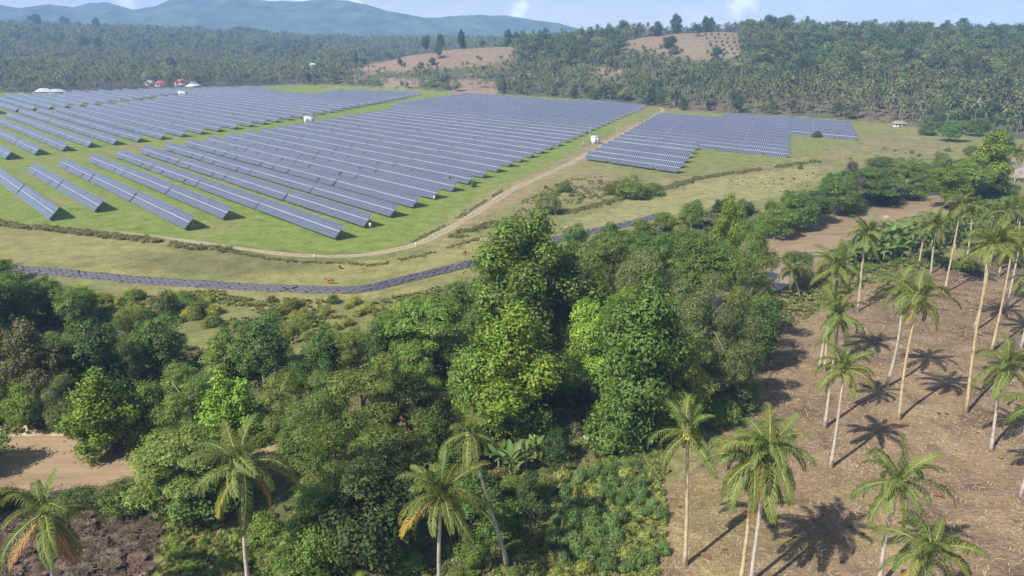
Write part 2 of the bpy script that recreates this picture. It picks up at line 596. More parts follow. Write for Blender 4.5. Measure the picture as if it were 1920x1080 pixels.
for _ in range(3):
    PT2 = 0.25 * np.roll(PT2, 1, 0) + 0.5 * PT2 + 0.25 * np.roll(PT2, -1, 0) if False else np.concatenate([PT2[:1], 0.25 * PT2[:-2] + 0.5 * PT2[1:-1] + 0.25 * PT2[2:], PT2[-1:]])


def height(X, Y):
    X, Y = np.asarray(X, float), np.asarray(Y, float)
    Yc = np.maximum(Y, 1.0)
    k = np.clip((960 + F_PX * X / Yc / cP - KX[0]) / 25.0, 0, len(KX) - 1.001)
    d = np.interp(np.clip(Yc, 0, 5999), DGRID, np.arange(len(DGRID)))
    d = np.clip(d, 0, len(DGRID) - 1.001)
    ki, di = k.astype(int), d.astype(int)
    fk, fd = k - ki, d - di
    z = (PT2[ki, di] * (1 - fk) + PT2[ki + 1, di] * fk) * (1 - fd) + (PT2[ki, di + 1] * (1 - fk) + PT2[ki + 1, di + 1] * fk) * fd
    hilly = sstep(2, 20, z)
    z = z + hilly * (vnoise(X, Y, 90, 1) * 3.0 + vnoise(X, Y, 35, 2) * 1.0)
    near = Yc < 500
    if np.any(near):
        rd, _ = line_dist(RIVER, X, Y)
        wob = vnoise(X, Y, 9, 5) * 1.2
        ch = 1 - sstep(-1, 4.5, rd - hw_at(X) + wob)
        zz = z + 0.18 * vnoise(X, Y, 14, 3) + 0.06 * vnoise(X, Y, 3.5, 4)
        til = inside(TILLED, X, Y)
        fur = np.where(til, 0.30 * np.sin((X * 0.8 + Y * 0.6) * 2 * math.pi / 2.9 + 2.2 * vnoise(X, Y, 5, 9)) + 0.30 * vnoise(X, Y, 1.6, 8), 0)
        z = np.where(near, zz * (1 - ch) - 1.7 * ch + fur * (1 - ch), z)
    return z


def H1(x, y):
    return float(height(np.array([x]), np.array([y]))[0])


# ------------------------------------------------------------------ ground sheet
def build_ground():
    ang = np.concatenate([np.arange(-80, -42, 1.6), np.arange(-42, 42.01, 0.27), np.arange(43.6, 80.1, 1.6)])
    rad = [12.0]
    while rad[-1] < 4300:
        rad.append(rad[-1] * (1.0085 if rad[-1] < 400 else 1.012))
    rad = np.array(rad)
    A, Rr = np.meshgrid(np.radians(ang), rad)
    X, Y = Rr * np.sin(A), Rr * np.cos(A)
    Z = height(X, Y)
    na, nr = len(ang), len(rad)
    i = np.arange(nr - 1)[:, None] * na + np.arange(na - 1)[None, :]
    Fq = np.stack([i, i + 1, i + na + 1, i + na], -1).reshape(-1, 4)
    x, y, z = X.ravel(), Y.ravel(), Z.ravel()
    px, py = PX(x, y, z)
    c = np.empty((len(x), 3))

    def mixc(mask, colr):
        mask = mask[:, None]
        c[:] = c * (1 - mask) + np.array(colr) * mask

    def soft(poly, jig=2.5, sc=10, seed=11):
        return inside(poly, x + jig * vnoise(x, y, sc, seed), y + jig * vnoise(x, y, sc, seed + 1)).astype(float)
    c[:] = (0.215, 0.215, 0.085)                                          # rough pasture
    mixc(0.55 * sstep(-0.2, 0.7, vnoise(x, y, 28, 20)), (0.165, 0.195, 0.06))
    mixc(0.5 * sstep(0.1, 0.8, vnoise(x, y, 17, 21)), (0.29, 0.25, 0.125))
    mixc(0.8 * soft(TANFIELD), (0.285, 0.265, 0.11))
    mixc(0.6 * soft(TANFIELD) * sstep(0.25, 0.75, vnoise(x * 0.5, y, 12, 22)), (0.175, 0.185, 0.075))
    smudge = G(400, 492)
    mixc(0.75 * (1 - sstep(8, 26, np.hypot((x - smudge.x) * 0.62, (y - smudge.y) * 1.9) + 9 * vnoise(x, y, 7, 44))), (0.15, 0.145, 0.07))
    farm = soft(FARM, 1.5)
    mixc(farm, (0.185, 0.245, 0.06))
    mixc(farm * 0.7 * sstep(0.1, 0.8, vnoise(x, y, 22, 23)), (0.25, 0.235, 0.095))
    mixc(farm * 0.5 * sstep(0.3, 0.9, vnoise(x, y, 7, 24)), (0.155, 0.215, 0.045))
    # drier towards the far corner of the farm
    mixc(0.75 * farm * sstep(60, 160, x) * sstep(-0.6, 0.4, vnoise(x, y, 35, 25)), (0.29, 0.235, 0.14))
    mixc(0.6 * soft(BLOCKS_R), (0.2, 0.225, 0.075))
    dryp = GA([(1130, 320), (1290, 336), (1480, 305), (1620, 268), (1720, 262), (1790, 275), (1740, 300), (1560, 320), (1420, 330), (1280, 352), (1140, 372), (1000, 400), (960, 400), (1060, 330)])
    mixc(0.75 * soft(dryp, 6, 18, 45) * sstep(-0.5, 0.35, vnoise(x, y, 13, 46)), (0.285, 0.225, 0.13))
    mixc(0.5 * soft(dryp, 6, 18, 47) * sstep(0.0, 0.5, vnoise(x, y, 5, 48)), (0.175, 0.165, 0.075))
    palep = GA([(1060, 420), (1200, 372), (1320, 345), (1530, 312), (1540, 330), (1420, 380), (1300, 400), (1080, 450)])
    mixc(0.7 * soft(palep, 3, 9, 49), (0.31, 0.285, 0.135))
    # reddish strip between road and ditch, service lane ruts
    rdv, arc = line_dist(ROAD, x, y)
    mixc(0.6 * (1 - sstep(3, 11, rdv + 2 * vnoise(x, y, 6, 26))) * sstep(95, 150, arc) * (1 - sstep(420, 520, arc)), (0.33, 0.24, 0.165))
    lane = GA([(-60, 318), (60, 303), (150, 293), (215, 284), (262, 274)])
    ld, _ = line_dist(lane, x, y)
    mixc(0.8 * (1 - sstep(1.5, 6, ld + 2.5 * vnoise(x, y, 5, 27))), (0.27, 0.2, 0.11))
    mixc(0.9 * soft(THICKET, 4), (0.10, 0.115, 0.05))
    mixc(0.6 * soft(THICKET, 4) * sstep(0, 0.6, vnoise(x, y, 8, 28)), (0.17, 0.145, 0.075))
    # land beyond the forest edge
    far = (py < edge_y(px)) & (y > 400)
    far = far.astype(float)
    mixc(far, (0.10, 0.11, 0.055))
    mixc(far * 0.7 * sstep(0, 0.6, vnoise(x, y, 40, 30)), (0.20, 0.15, 0.095))
    for pl in HILL_BARE:
        m = inside(pl, px + 4 * vnoise(x, y, 25, 31), py + 2 * vnoise(x, y, 20, 32)) & (y > 700) & (y < 1300)
        mixc(m.astype(float), (0.265, 0.19, 0.135))
        mixc(m.astype(float) * 0.6 * sstep(0.0, 0.7, vnoise(x, y, 30, 33)), (0.26, 0.215, 0.13))
    for pl in HILL_CLEAR:
        m = inside(pl, px, py) & (y > 700) & (y < 3000)
        mixc(m.astype(float), (0.29, 0.205, 0.15))
    # near land right of the river: scrub then plantation
    mixc(0.8 * soft(CASSAVA, 3), (0.175, 0.165, 0.065))
    pl = soft(PLANT, 4, 14, 34)
    dry = pl.copy()
    mixc(pl, (0.285, 0.205, 0.13))
    mixc(pl * 0.6 * sstep(0.05, 0.6, vnoise(x, y, 21, 58)), (0.27, 0.225, 0.115))
    mixc(pl * 0.75 * sstep(-0.1, 0.8, vnoise(x, y, 16, 35)), (0.21, 0.15, 0.10))
    mixc(pl * 0.6 * sstep(0.2, 0.8, vnoise(x, y, 6, 36)), (0.37, 0.285, 0.18))
    mixc(pl * 0.65 * sstep(0.3, 0.7, vnoise(x * 0.7, y, 3.4, 37)), (0.13, 0.092, 0.072))          # burnt patches
    mixc(pl * 0.5 * (1 - sstep(15, 40, np.hypot(x - 22, y - 80))) * sstep(-0.3, 0.5, vnoise(x, y, 5, 38)), (0.30, 0.265, 0.10))
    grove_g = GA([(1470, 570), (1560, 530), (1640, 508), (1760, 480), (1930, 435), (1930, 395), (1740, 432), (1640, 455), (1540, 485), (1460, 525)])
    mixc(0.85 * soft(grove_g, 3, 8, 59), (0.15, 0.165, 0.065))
    mixc(0.85 * soft(DARKSOIL, 3), (0.13, 0.095, 0.075))
    til = soft(TILLED, 1.5, 5, 39)
    mixc(til, (0.15, 0.105, 0.08))
    mixc(til * 0.6 * sstep(0, 0.6, vnoise(x, y, 2.5, 40)), (0.22, 0.165, 0.125))
    # river banks, mud and sand
    rd, rarc = line_dist(RIVER, x, y)
    bank = (1 - sstep(1.5, 6.0, rd - hw_at(x) + 2.2 * vnoise(x, y, 6, 41))) * (y < 480) * np.interp(x, [-50, -36, 35, 55], [1, 0.35, 0.35, 1])
    mixc(bank, (0.34, 0.235, 0.14))
    sand = G(20, 800)
    mixc(0.9 * (1 - sstep(4.5, 9.0, np.hypot((x - sand.x) * 0.5, y - sand.y) + 2 * vnoise(x, y, 4, 42))), (0.50, 0.42, 0.31))
    beach = GA([(1440, 470), (1500, 460), (1590, 425), (1585, 415), (1500, 450)])
    mixc(0.8 * soft(beach, 2), (0.46, 0.38, 0.26))
    gr = GA([(1500, 455), (1600, 420), (1690, 395), (1730, 385), (1700, 430), (1600, 480), (1500, 490)])
    mixc(0.8 * soft(gr, 2), (0.19, 0.225, 0.075))
    wash = G(1893, 322)
    mixc(0.85 * (1 - sstep(8, 20, np.hypot((x - wash.x), (y - wash.y) * 0.7) + 4 * vnoise(x, y, 9, 43))), (0.50, 0.42, 0.35))
    mixc(0.8 * soft(GA([(1860, 385), (1880, 365), (1960, 360), (1960, 375)]), 2), (0.36, 0.22, 0.14))
    bk = GA([(300, 985), (420, 965), (560, 1000), (640, 1030), (640, 1200), (290, 1200)])
    mixc(0.7 * soft(bk, 3), (0.20, 0.19, 0.07))
    alpha = np.clip(dry + til, 0, 1)
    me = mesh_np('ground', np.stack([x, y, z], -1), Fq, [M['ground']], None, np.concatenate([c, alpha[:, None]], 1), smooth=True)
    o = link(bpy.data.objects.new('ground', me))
    return tag(o, 'grassy plain with dry brown plantation soil, pasture and wooded hills', 'ground', kind='structure')


def ground_mat():
    m, nt, out = new_mat('ground_soil_and_grass')
    L = nt.links
    at = nt.nodes.new('ShaderNodeAttribute')
    at.attribute_name = 'Col'
    b = nt.nodes.new('ShaderNodeBsdfPrincipled')
    b.inputs['Roughness'].default_value = 0.95
    b.inputs['Specular IOR Level'].default_value = 0.1
    n1 = noise_node(nt, 0.22, 8, 0.68)
    r1 = ramp_node(nt, n1.outputs['Fac'], [(0.28, (0.6, 0.64, 0.6)), (0.5, (1, 1, 1)), (0.72, (1.34, 1.28, 1.24))])
    n2 = noise_node(nt, 1.6, 6, 0.7, stretch=(0.55, 1.3, 1.0, 0.5))
    r2 = ramp_node(nt, n2.outputs['Fac'], [(0.3, (0.6, 0.63, 0.6)), (0.55, (1.0, 1.0, 1.0)), (0.75, (1.42, 1.37, 1.3))])
    m1 = nt.nodes.new('ShaderNodeMixRGB')
    m1.blend_type = 'MULTIPLY'
    m1.inputs[0].default_value = 1
    L.new(at.outputs['Color'], m1.inputs[1])
    L.new(r1.outputs['Color'], m1.inputs[2])
    m2 = nt.nodes.new('ShaderNodeMixRGB')
    m2.blend_type = 'MULTIPLY'
    m2.inputs[0].default_value = 1
    L.new(m1.outputs['Color'], m2.inputs[1])
    L.new(r2.outputs['Color'], m2.inputs[2])
    # straw and stalks on the dry soil
    n3 = noise_node(nt, 3.2, 5, 0.75, stretch=(0.35, 2.6, 1.0, 0.9))
    n4 = noise_node(nt, 3.0, 5, 0.75, stretch=(2.4, 0.4, 1.0, 0.4))
    mxn = nt.nodes.new('ShaderNodeMath')
    mxn.operation = 'MAXIMUM'
    L.new(n3.outputs['Fac'], mxn.inputs[0])
    L.new(n4.outputs['Fac'], mxn.inputs[1])
    r3 = ramp_node(nt, mxn.outputs[0], [(0.42, (0.62, 0.6, 0.6)), (0.56, (0.95, 0.95, 0.95)), (0.66, (1.45, 1.4, 1.3))])
    m3 = nt.nodes.new('ShaderNodeMixRGB')
    m3.blend_type = 'MULTIPLY'
    L.new(at.outputs['Alpha'], m3.inputs[0])
    L.new(m2.outputs['Color'], m3.inputs[1])
    L.new(r3.outputs['Color'], m3.inputs[2])
    L.new(m3.outputs['Color'], b.inputs['Base Color'])
    bp = nt.nodes.new('ShaderNodeBump')
    bp.inputs['Strength'].default_value = 0.5
    bp.inputs['Distance'].default_value = 0.35
    L.new(n2.outputs['Fac'], bp.inputs['Height'])
    L.new(bp.outputs['Normal'], b.inputs['Normal'])
    L.new(b.outputs['BSDF'], out.inputs['Surface'])
    return m


M['ground'] = ground_mat()
build_ground()


# ------------------------------------------------------------------ river, road
def ribbon(pts, hw, zf, cross):
    V, Q = [], []
    n = len(cross)
    for i, p in enumerate(pts):
        a, b = np.array(pts[max(i - 1, 0)]), np.array(pts[min(i + 1, len(pts) - 1)])
        d = (b - a) / (np.linalg.norm(b - a) + 1e-9)
        nrm = np.array([-d[1], d[0]])
        for k in cross:
            q = np.array(p) + nrm * (hw(i) * k)
            V.append((q[0], q[1], zf(q[0], q[1], k)))
    for i in range(len(pts) - 1):
        for k in range(n - 1):
            Q.append((i * n + k, i * n + k + 1, (i + 1) * n + k + 1, (i + 1) * n + k))
    return np.array(V), np.array(Q)


def river_mat():
    m, nt, out = new_mat('muddy_water')
    b = nt.nodes.new('ShaderNodeBsdfPrincipled')
    n = noise_node(nt, 0.35, 6, 0.6, stretch=(0.25, 1.4, 1.0, 0.1))
    r = ramp_node(nt, n.outputs['Fac'], [(0.3, (0.27, 0.19, 0.12)), (0.5, (0.345, 0.25, 0.16)), (0.7, (0.41, 0.305, 0.2))])
    nt.links.new(r.outputs['Color'], b.inputs['Base Color'])
    b.inputs['Roughness'].default_value = 0.22
    b.inputs['Specular IOR Level'].default_value = 0.35
    n2 = noise_node(nt, 1.2, 3, 0.5)
    bp = nt.nodes.new('ShaderNodeBump')
    bp.inputs['Strength'].default_value = 0.35
    bp.inputs['Distance'].default_value = 0.12
    nt.links.new(n2.outputs['Fac'], bp.inputs['Height'])
    nt.links.new(bp.outputs['Normal'], b.inputs['Normal'])
    nt.links.new(b.outputs['BSDF'], out.inputs['Surface'])
    return m


V, Q = ribbon(RIVER, lambda i: float(hw_at(RIVER[i][0])) + 3.0, lambda x, y, k: -0.95, [-1, -0.5, 0, 0.5, 1])
tag(link(bpy.data.objects.new('river', mesh_np('river', V, Q, [river_mat()], smooth=True))), 'muddy brown river winding behind the trees', 'river', kind='structure')

M['track'] = plain('dirt_track_pale', (0.37, 0.31, 0.215), 0.95, 0.1, 0.22, 0.6, detail=8)
M['track_mid'] = plain('dirt_track_verge', (0.31, 0.27, 0.155), 0.95, 0.1, 0.3, 0.7, detail=8)
rs = np.random.default_rng(3)
V, Q = ribbon(ROAD, lambda i: (1.55 + 0.22 * math.sin(i * 0.7) + 0.2 * math.sin(i * 0.23)) * min(1.0, 0.25 + i / 26), lambda x, y, k: H1(x, y) + 0.05 - 0.03 * abs(k), [-1, -0.36, 0.36, 1])
mi = np.tile([0, 1, 0], len(ROAD) - 1)
tag(link(bpy.data.objects.new('dirt_road', mesh_np('dirt_road', V, Q, [M['track'], M['track_mid']], mi))), 'pale two-rut dirt track curving round the solar field', 'road', kind='structure')


# ------------------------------------------------------------------ far mountains
def mountains():
    ridge_px = [(-700, 40), (-350, 22), (-150, 30), (0, 13), (50, 22), (105, 15), (150, 20), (180, 13), (212, 12), (260, 24), (300, 19), (340, 5), (365, 0), (390, 4), (408, 8), (440, 2), (500, 9), (560, 11), (620, 7), (650, 9), (690, 15), (730, 27), (770, 33), (800, 38), (840, 36), (890, 33), (950, 34), (1000, 42), (1050, 48), (1090, 58), (1200, 66), (1500, 74), (2200, 74), (2800, 60)]
    rp = np.array(ridge_px, float)
    nx, ny = 420, 90
    kx = np.linspace(-600, 2600, nx)
    top_y = np.interp(kx, rp[:, 0], rp[:, 1])
    d0, dc, d1 = 3500.0, 5000.0, 6000.0
    D = np.concatenate([np.linspace(d0, dc, 64), np.linspace(dc, d1, ny - 64)])
    KX_, DD = np.meshgrid(kx, D)
    X = (KX_ - 960) / F_PX * cP * DD
    crest = CAM_H + (HORIZON - top_y) / F_PX * dc * cP * 1.03
    t = np.where(DD < dc, (DD - d0) / (dc - d0), 1 - (DD - dc) / (d1 - dc))
    prof = np.clip(t, 0, 1) ** 1.25
    nz = vnoise(X, DD * 0.6, 600, 51) * 0.5 + vnoise(X, DD * 0.6, 260, 52) * 0.28 + vnoise(X, DD * 0.7, 110, 53) * 0.13 + vnoise(X, DD, 50, 57) * 0.05
    rid = 1 - np.abs(vnoise(X + 0.35 * DD, DD * 0.25, 350, 54))
    crest_d = np.abs(DD - dc) / 650.0
    soft_ = np.clip(crest_d, 0, 1)
    Z = 10 + (crest[None, :] - 10) * prof * (1 + 1.7 * soft_ * (nz + 0.35 * (rid - 0.6)) * (1 - prof * 0.5)) + 6 * vnoise(X, DD, 40, 55) * np.clip(prof * 2, 0, 1) * (1 - 0.4 * (crest_d < 0.1))
    i = np.arange(ny - 1)[:, None] * nx + np.arange(nx - 1)[None, :]
    Fq = np.stack([i, i + 1, i + nx + 1, i + nx], -1).reshape(-1, 4)
    mt = plain('mountain_forest', (0.075, 0.115, 0.05), 1.0, 0.0, 0.6, 0.008, detail=12)
    o = link(bpy.data.objects.new('mountain_range', mesh_np('mountain_range', np.stack([X, DD, Z], -1).reshape(-1, 3), Fq, [mt], smooth=True)))
    tag(o, 'hazy blue forested mountain range along the horizon', 'mountains', kind='structure')


mountains()

# ------------------------------------------------------------------ haze
hz, nt, out = new_mat('haze_air')
pv = nt.nodes.new('ShaderNodeVolumePrincipled')
pv.inputs['Color'].default_value = (0.34, 0.56, 1.0, 1)
pv.inputs['Density'].default_value = 0.0002
pv.inputs['Anisotropy'].default_value = -0.1
nt.links.new(pv.outputs['Volume'], out.inputs['Volume'])
hb = MB().box((0, 2950, 258), (14000, 6500, 536))
tag(hb.build('haze', hz), 'pale blue haze lying over the plain and far hills', 'haze', kind='stuff')

# ------------------------------------------------------------------ instanced stuff
def scatter(name, pts, rotz, scl, protos, idx, label, cat):
    """One 'stuff' object: points that carry instances of the given meshes."""
    pc = bpy.data.collections.new(name + '_kinds')
    for k, me in enumerate(protos):
        o = bpy.data.objects.new('%s_kind_%02d' % (name, k), me)
        pc.objects.link(o)
    pts = np.asarray(pts, np.float32)
    me = bpy.data.meshes.new(name)
    me.vertices.add(len(pts))
    me.vertices.foreach_set('co', pts.ravel())
    for nm, ty, dat in (('rot', 'FLOAT', rotz), ('scl', 'FLOAT', scl), ('idx', 'INT', idx)):
        a = me.attributes.new(nm, ty, 'POINT')
        a.data.foreach_set('value', np.asarray(dat, np.float32 if ty == 'FLOAT' else np.int32))
    o = link(bpy.data.objects.new(name, me))
    ng = bpy.data.node_groups.new(name + '_scatter', 'GeometryNodeTree')
    ng.interface.new_socket('Geometry', in_out='INPUT', socket_type='NodeSocketGeometry')
    ng.interface.new_socket('Geometry', in_out='OUTPUT', socket_type='NodeSocketGeometry')
    N, L = ng.nodes, ng.links
    gi, go = N.new('NodeGroupInput'), N.new('NodeGroupOutput')
    ip = N.new('GeometryNodeInstanceOnPoints')
    ci = N.new('GeometryNodeCollectionInfo')
    ci.inputs['Collection'].default_value = pc
    ci.inputs['Separate Children'].default_value = True
    ci.inputs['Reset Children'].default_value = True
    ip.inputs['Pick Instance'].default_value = True

    def na(nm, ty):
        n = N.new('GeometryNodeInputNamedAttribute')
        n.data_type = ty
        n.inputs['Name'].default_value = nm
        return n.outputs['Attribute']
    cx = N.new('ShaderNodeCombineXYZ')
    L.new(na('rot', 'FLOAT'), cx.inputs['Z'])
    L.new(gi.outputs[0], ip.inputs['Points'])
    L.new(ci.outputs[0], ip.inputs['Instance'])
    L.new(na('idx', 'INT'), ip.inputs['Instance Index'])
    L.new(cx.outputs[0], ip.inputs['Rotation'])
    L.new(na('scl', 'FLOAT'), ip.inputs['Scale'])
    L.new(ip.outputs[0], go.inputs[0])
    md = o.modifiers.new('scatter', 'NODES')
    md.node_group = ng
    return tag(o, label, cat, kind='stuff')


def ordinal(n):
    base = ['zeroth', 'first', 'second', 'third', 'fourth', 'fifth', 'sixth', 'seventh', 'eighth', 'ninth', 'tenth', 'eleventh', 'twelfth', 'thirteenth', 'fourteenth', 'fifteenth', 'sixteenth', 'seventeenth', 'eighteenth', 'nineteenth']
    tens = {20: 'twentieth', 30: 'thirtieth', 40: 'fortieth'}
    if n < 20:
        return base[n]
    if n % 10 == 0:
        return tens[n]
    return {2: 'twenty-', 3: 'thirty-', 4: 'forty-'}[n // 10] + base[n % 10]

# ------------------------------------------------------------------ solar field
U_ROW = np.array([-0.678, 0.738])
U_ROW /= np.linalg.norm(U_ROW)                        # along the rows, away from the camera
N_ROW = np.array([U_ROW[1], -U_ROW[0]])               # across the rows, away from the camera
ROW_RZ = math.atan2(-U_ROW[1], -U_ROW[0])
TILT, LOW_Z, PITCH_B = R(43), 0.9, 14.4
MODW, MODL, NCOL = 1.125, 2.52, 25                     # one half table is 25 columns of two modules
HALF = NCOL * MODW


def cell_mat():
    m, nt, out = new_mat('solar_cells_blue')
    L = nt.links
    b = nt.nodes.new('ShaderNodeBsdfPrincipled')
    oi = nt.nodes.new('ShaderNodeObjectInfo')
    n = noise_node(nt, 0.35, 3, 0.5)
    r = ramp_node(nt, n.outputs['Fac'], [(0.3, (0.030, 0.040, 0.082)), (0.7, (0.045, 0.055, 0.108))])
    mv = nt.nodes.new('ShaderNodeMapRange')
    mv.inputs['To Min'].default_value = 0.88
    mv.inputs['To Max'].default_value = 1.12
    L.new(oi.outputs['Random'], mv.inputs['Value'])
    mx = nt.nodes.new('ShaderNodeMixRGB')
    mx.blend_type = 'MULTIPLY'
    mx.inputs[0].default_value = 1
    L.new(r.outputs['Color'], mx.inputs[1])
    L.new(mv.outputs['Result'], mx.inputs[2])
    L.new(mx.outputs['Color'], b.inputs['Base Color'])
    b.inputs['Roughness'].default_value = 0.28
    b.inputs['Specular IOR Level'].default_value = 0.5
    b.inputs['Coat Weight'].default_value = 0.6
    b.inputs['Coat Roughness'].default_value = 0.12
    L.new(b.outputs['BSDF'], out.inputs['Surface'])
    return m


M['cell'] = cell_mat()
M['frame'] = plain('module_frame_aluminium', (0.34, 0.38, 0.46), 0.5, 0.5, 0.08, 2)
M['rail'] = plain('rail_galvanised', (0.36, 0.38, 0.45), 0.5, 0.5, 0.05, 2)
M['steel'] = plain('steel_posts', (0.35, 0.36, 0.38), 0.6, 0.4, 0.15, 2)
CT, ST = math.cos(TILT), math.sin(TILT)


def slant(x, s, up=0.0):
    return (x, s * CT - up * ST, LOW_Z + s * ST + up * CT)


def module_shape(mb, x, s0, rs=None):
    """One framed module: a thin tray with the dark cell face a little proud of it."""
    w, l, th = MODW - 0.035, MODL - 0.03, 0.05
    jz = 0.0 if rs is None else rs.uniform(-0.012, 0.012)
    V = [slant(x + a, s0 + b, c + jz) for c in (-th, 0) for a, b in ((0, 0), (w, 0), (w, l), (0, l))]
    mb.add(V, [(0, 3, 2, 1), (4, 5, 6, 7), (0, 1, 5, 4), (1, 2, 6, 5), (2, 3, 7, 6), (3, 0, 4, 7)], m=0)
    i = 0.14
    V = [slant(x + a, s0 + b, 0.006 + jz) for a, b in ((i, 0.09), (w - i, 0.09), (w - i, l - 0.09), (i, l - 0.09))]
    mb.add(V, [(0, 1, 2, 3)], m=1)


rs = random.Random(5)
mb = MB()
for r_ in range(2):
    for c_ in range(NCOL):
        if rs.random() < 0.004:
            continue
        module_shape(mb, c_ * MODW, r_ * (MODL + 0.2), rs)
ARRAY = mb.mesh('panel_array', [M['frame'], M['cell']])
mb = MB()
module_shape(mb, 0, 0)
MODULE = mb.mesh('solar_module', [M['frame'], M['cell']])
mb = MB()
mb.add([slant(x, s, u) for x in (0, HALF - 0.03) for s, u in ((MODL - 0.02, 0.012), (MODL + 0.19, 0.012), (MODL + 0.19, -0.05), (MODL - 0.02, -0.05))], [(0, 1, 5, 4), (1, 2, 6, 5), (2, 3, 7, 6), (3, 0, 4, 7), (0, 3, 2, 1), (4, 5, 6, 7)])
RAIL = mb.mesh('rail', [M['rail']])
mb = MB()
k = 7
for j in range(k):
    x = 1.2 + j * (HALF - 2.4) / (k - 1)
    for s in (1.0, 4.2):
        p = slant(x, s, -0.2)
        mb.box((p[0], p[1], (p[2] - 0.4) / 2), (0.12, 0.12, p[2] + 0.4))
    a, b = slant(x, 0.4, -0.14), slant(x, 4.9, -0.14)
    mb.tube([a, b], 0.06, 4)
for s in (0.5, 2.1, 3.3, 4.8):
    mb.tube([slant(0, s, -0.09), slant(HALF, s, -0.09)], 0.035, 4)
SUPPORT = mb.mesh('support_frame', [M['steel']])
HALF_PITCH = HALF + 0.22
UNIT = 2 * HALF_PITCH + 0.85


def lerp_pts(pts, v):
    return float(np.interp(v, [p[0] for p in pts], [p[1] for p in pts]))


MAIN_R = [(45, 278), (60.5, 282), (61, 234), (75, 234), (89.5, 240), (90, 186), (103, 190.7), (146, 211.7), (195, 236), (265, 272), (317, 298), (390, 337), (473, 380), (535, 412), (560, 424)]
MAIN_L = [(45, 396), (57.7, 400), (86, 411), (115, 423), (173, 451), (267, 505), (344, 552), (427, 605), (514, 662), (530, 672), (545, 640), (548, 520), (560, 505)]
LEFT_R = [(43, 440), (58, 449.5), (101, 471), (154, 484), (210, 512), (302, 569), (396, 634), (518, 721), (540, 735)]
LEFT_L = [(43, 690), (100, 734), (136, 764), (170, 789), (231, 816), (280, 872), (305, 895), (312, 1010), (383, 1011), (402, 990), (404, 780), (528, 876), (540, 760)]
FARL_R = [(90, 755), (118, 773), (180, 805), (231, 844), (280, 902), (311, 925)]
tables = []                                            # (block, row, position in row, A of right end, B, halves)


def fill_row(block, row, B, a0, a1):
    n = int(round((a1 - a0 + 0.5) / (HALF_PITCH + 0.4)))
    a, pos = a0, 1
    while n > 0:
        h = 2 if n >= 2 else 1
        tables.append((block, row, pos, a, B, h))
        a += h * HALF_PITCH + 0.85
        n -= h
        pos += 1


for k in range(36):
    B = 45.3 + PITCH_B * k
    if B < 556:
        fill_row('main', k + 1, B, lerp_pts(MAIN_R, B), lerp_pts(MAIN_L, B))
    if 50 < B < 536:
        fill_row('left', k, B, lerp_pts(LEFT_R, B), lerp_pts(LEFT_L, B))
    if 100 < B < 312:
        fill_row('far', k - 3, B, lerp_pts(FARL_R, B), 1030)
    if 404 < B < 462:
        fill_row('strip', k - 24, B, 910 + (B - 404) * 0.6, 985)
for k in range(16):
    B = 276.2 + 14.25 * k
    fill_row('track', k + 1, B, 189.7 + 0.535 * (B - 276.2), 189.7 + 0.535 * (B - 276.2) + 57)
for k in range(13):
    B = 357.5 + 14.25 * k
    fill_row('middle', k + 1, B, 179.4 + 0.512 * (B - 357.5), 179.4 + 0.512 * (B - 357.5) + 57)
for k in range(6):
    B = 457.4 + 14.8 * k
    fill_row('corner', k + 1, B, 186.5 + 0.5 * (B - 457.4), 186.5 + 0.5 * (B - 457.4) + 56)


def table_pos(A, B, h):
    # local +x runs towards the right end; origin at the left end of the table
    A2 = A + h * HALF_PITCH
    p = U_ROW * A2 + N_ROW * B
    return float(p[0]), float(p[1])


seen = []
for t in tables:
    blk, row, pos, A, B, h = t
    x, y = table_pos(A, B, h)
    q = U_ROW * A + N_ROW * B
    px0, py0 = PX(x, y, 2.0)
    px1, py1 = PX(q[0], q[1], 2.0)
    if px1 < -12 or px0 > 1990:
        continue
    area = abs(px1 - px0) * F_PX / y
    seen.append((-area, t, y))
seen.sort(key=lambda a: a[0])
BLOCK_TXT = {
    'main': ('solar table, %s from the road in the %s row of the main block', 'solar tables of the main block'),
    'left': ('solar table, %s from the lane in the %s row left of the lane', 'solar tables left of the grass lane'),
    'far': ('solar table, %s from the right in the %s row of the far left block', 'solar tables of the far left block'),
    'strip': ('solar table, %s from the right in the %s row beside the far lawn', 'solar tables beside the far lawn'),
    'track': ('solar table, %s row from the front in the narrow block by the track', 'solar tables right of the track'),
    'middle': ('solar table, %s row from the front in the middle block by the hedge', 'solar tables of the middle block'),
    'corner': ('solar table, %s row from the front in the small far right block', 'solar tables of the far right block'),
}
rest_pts, rest_idx = [], []
near_rank = sorted(range(len(seen)), key=lambda i: seen[i][2])[:16]
near_set = set(near_rank)
nrow = {}
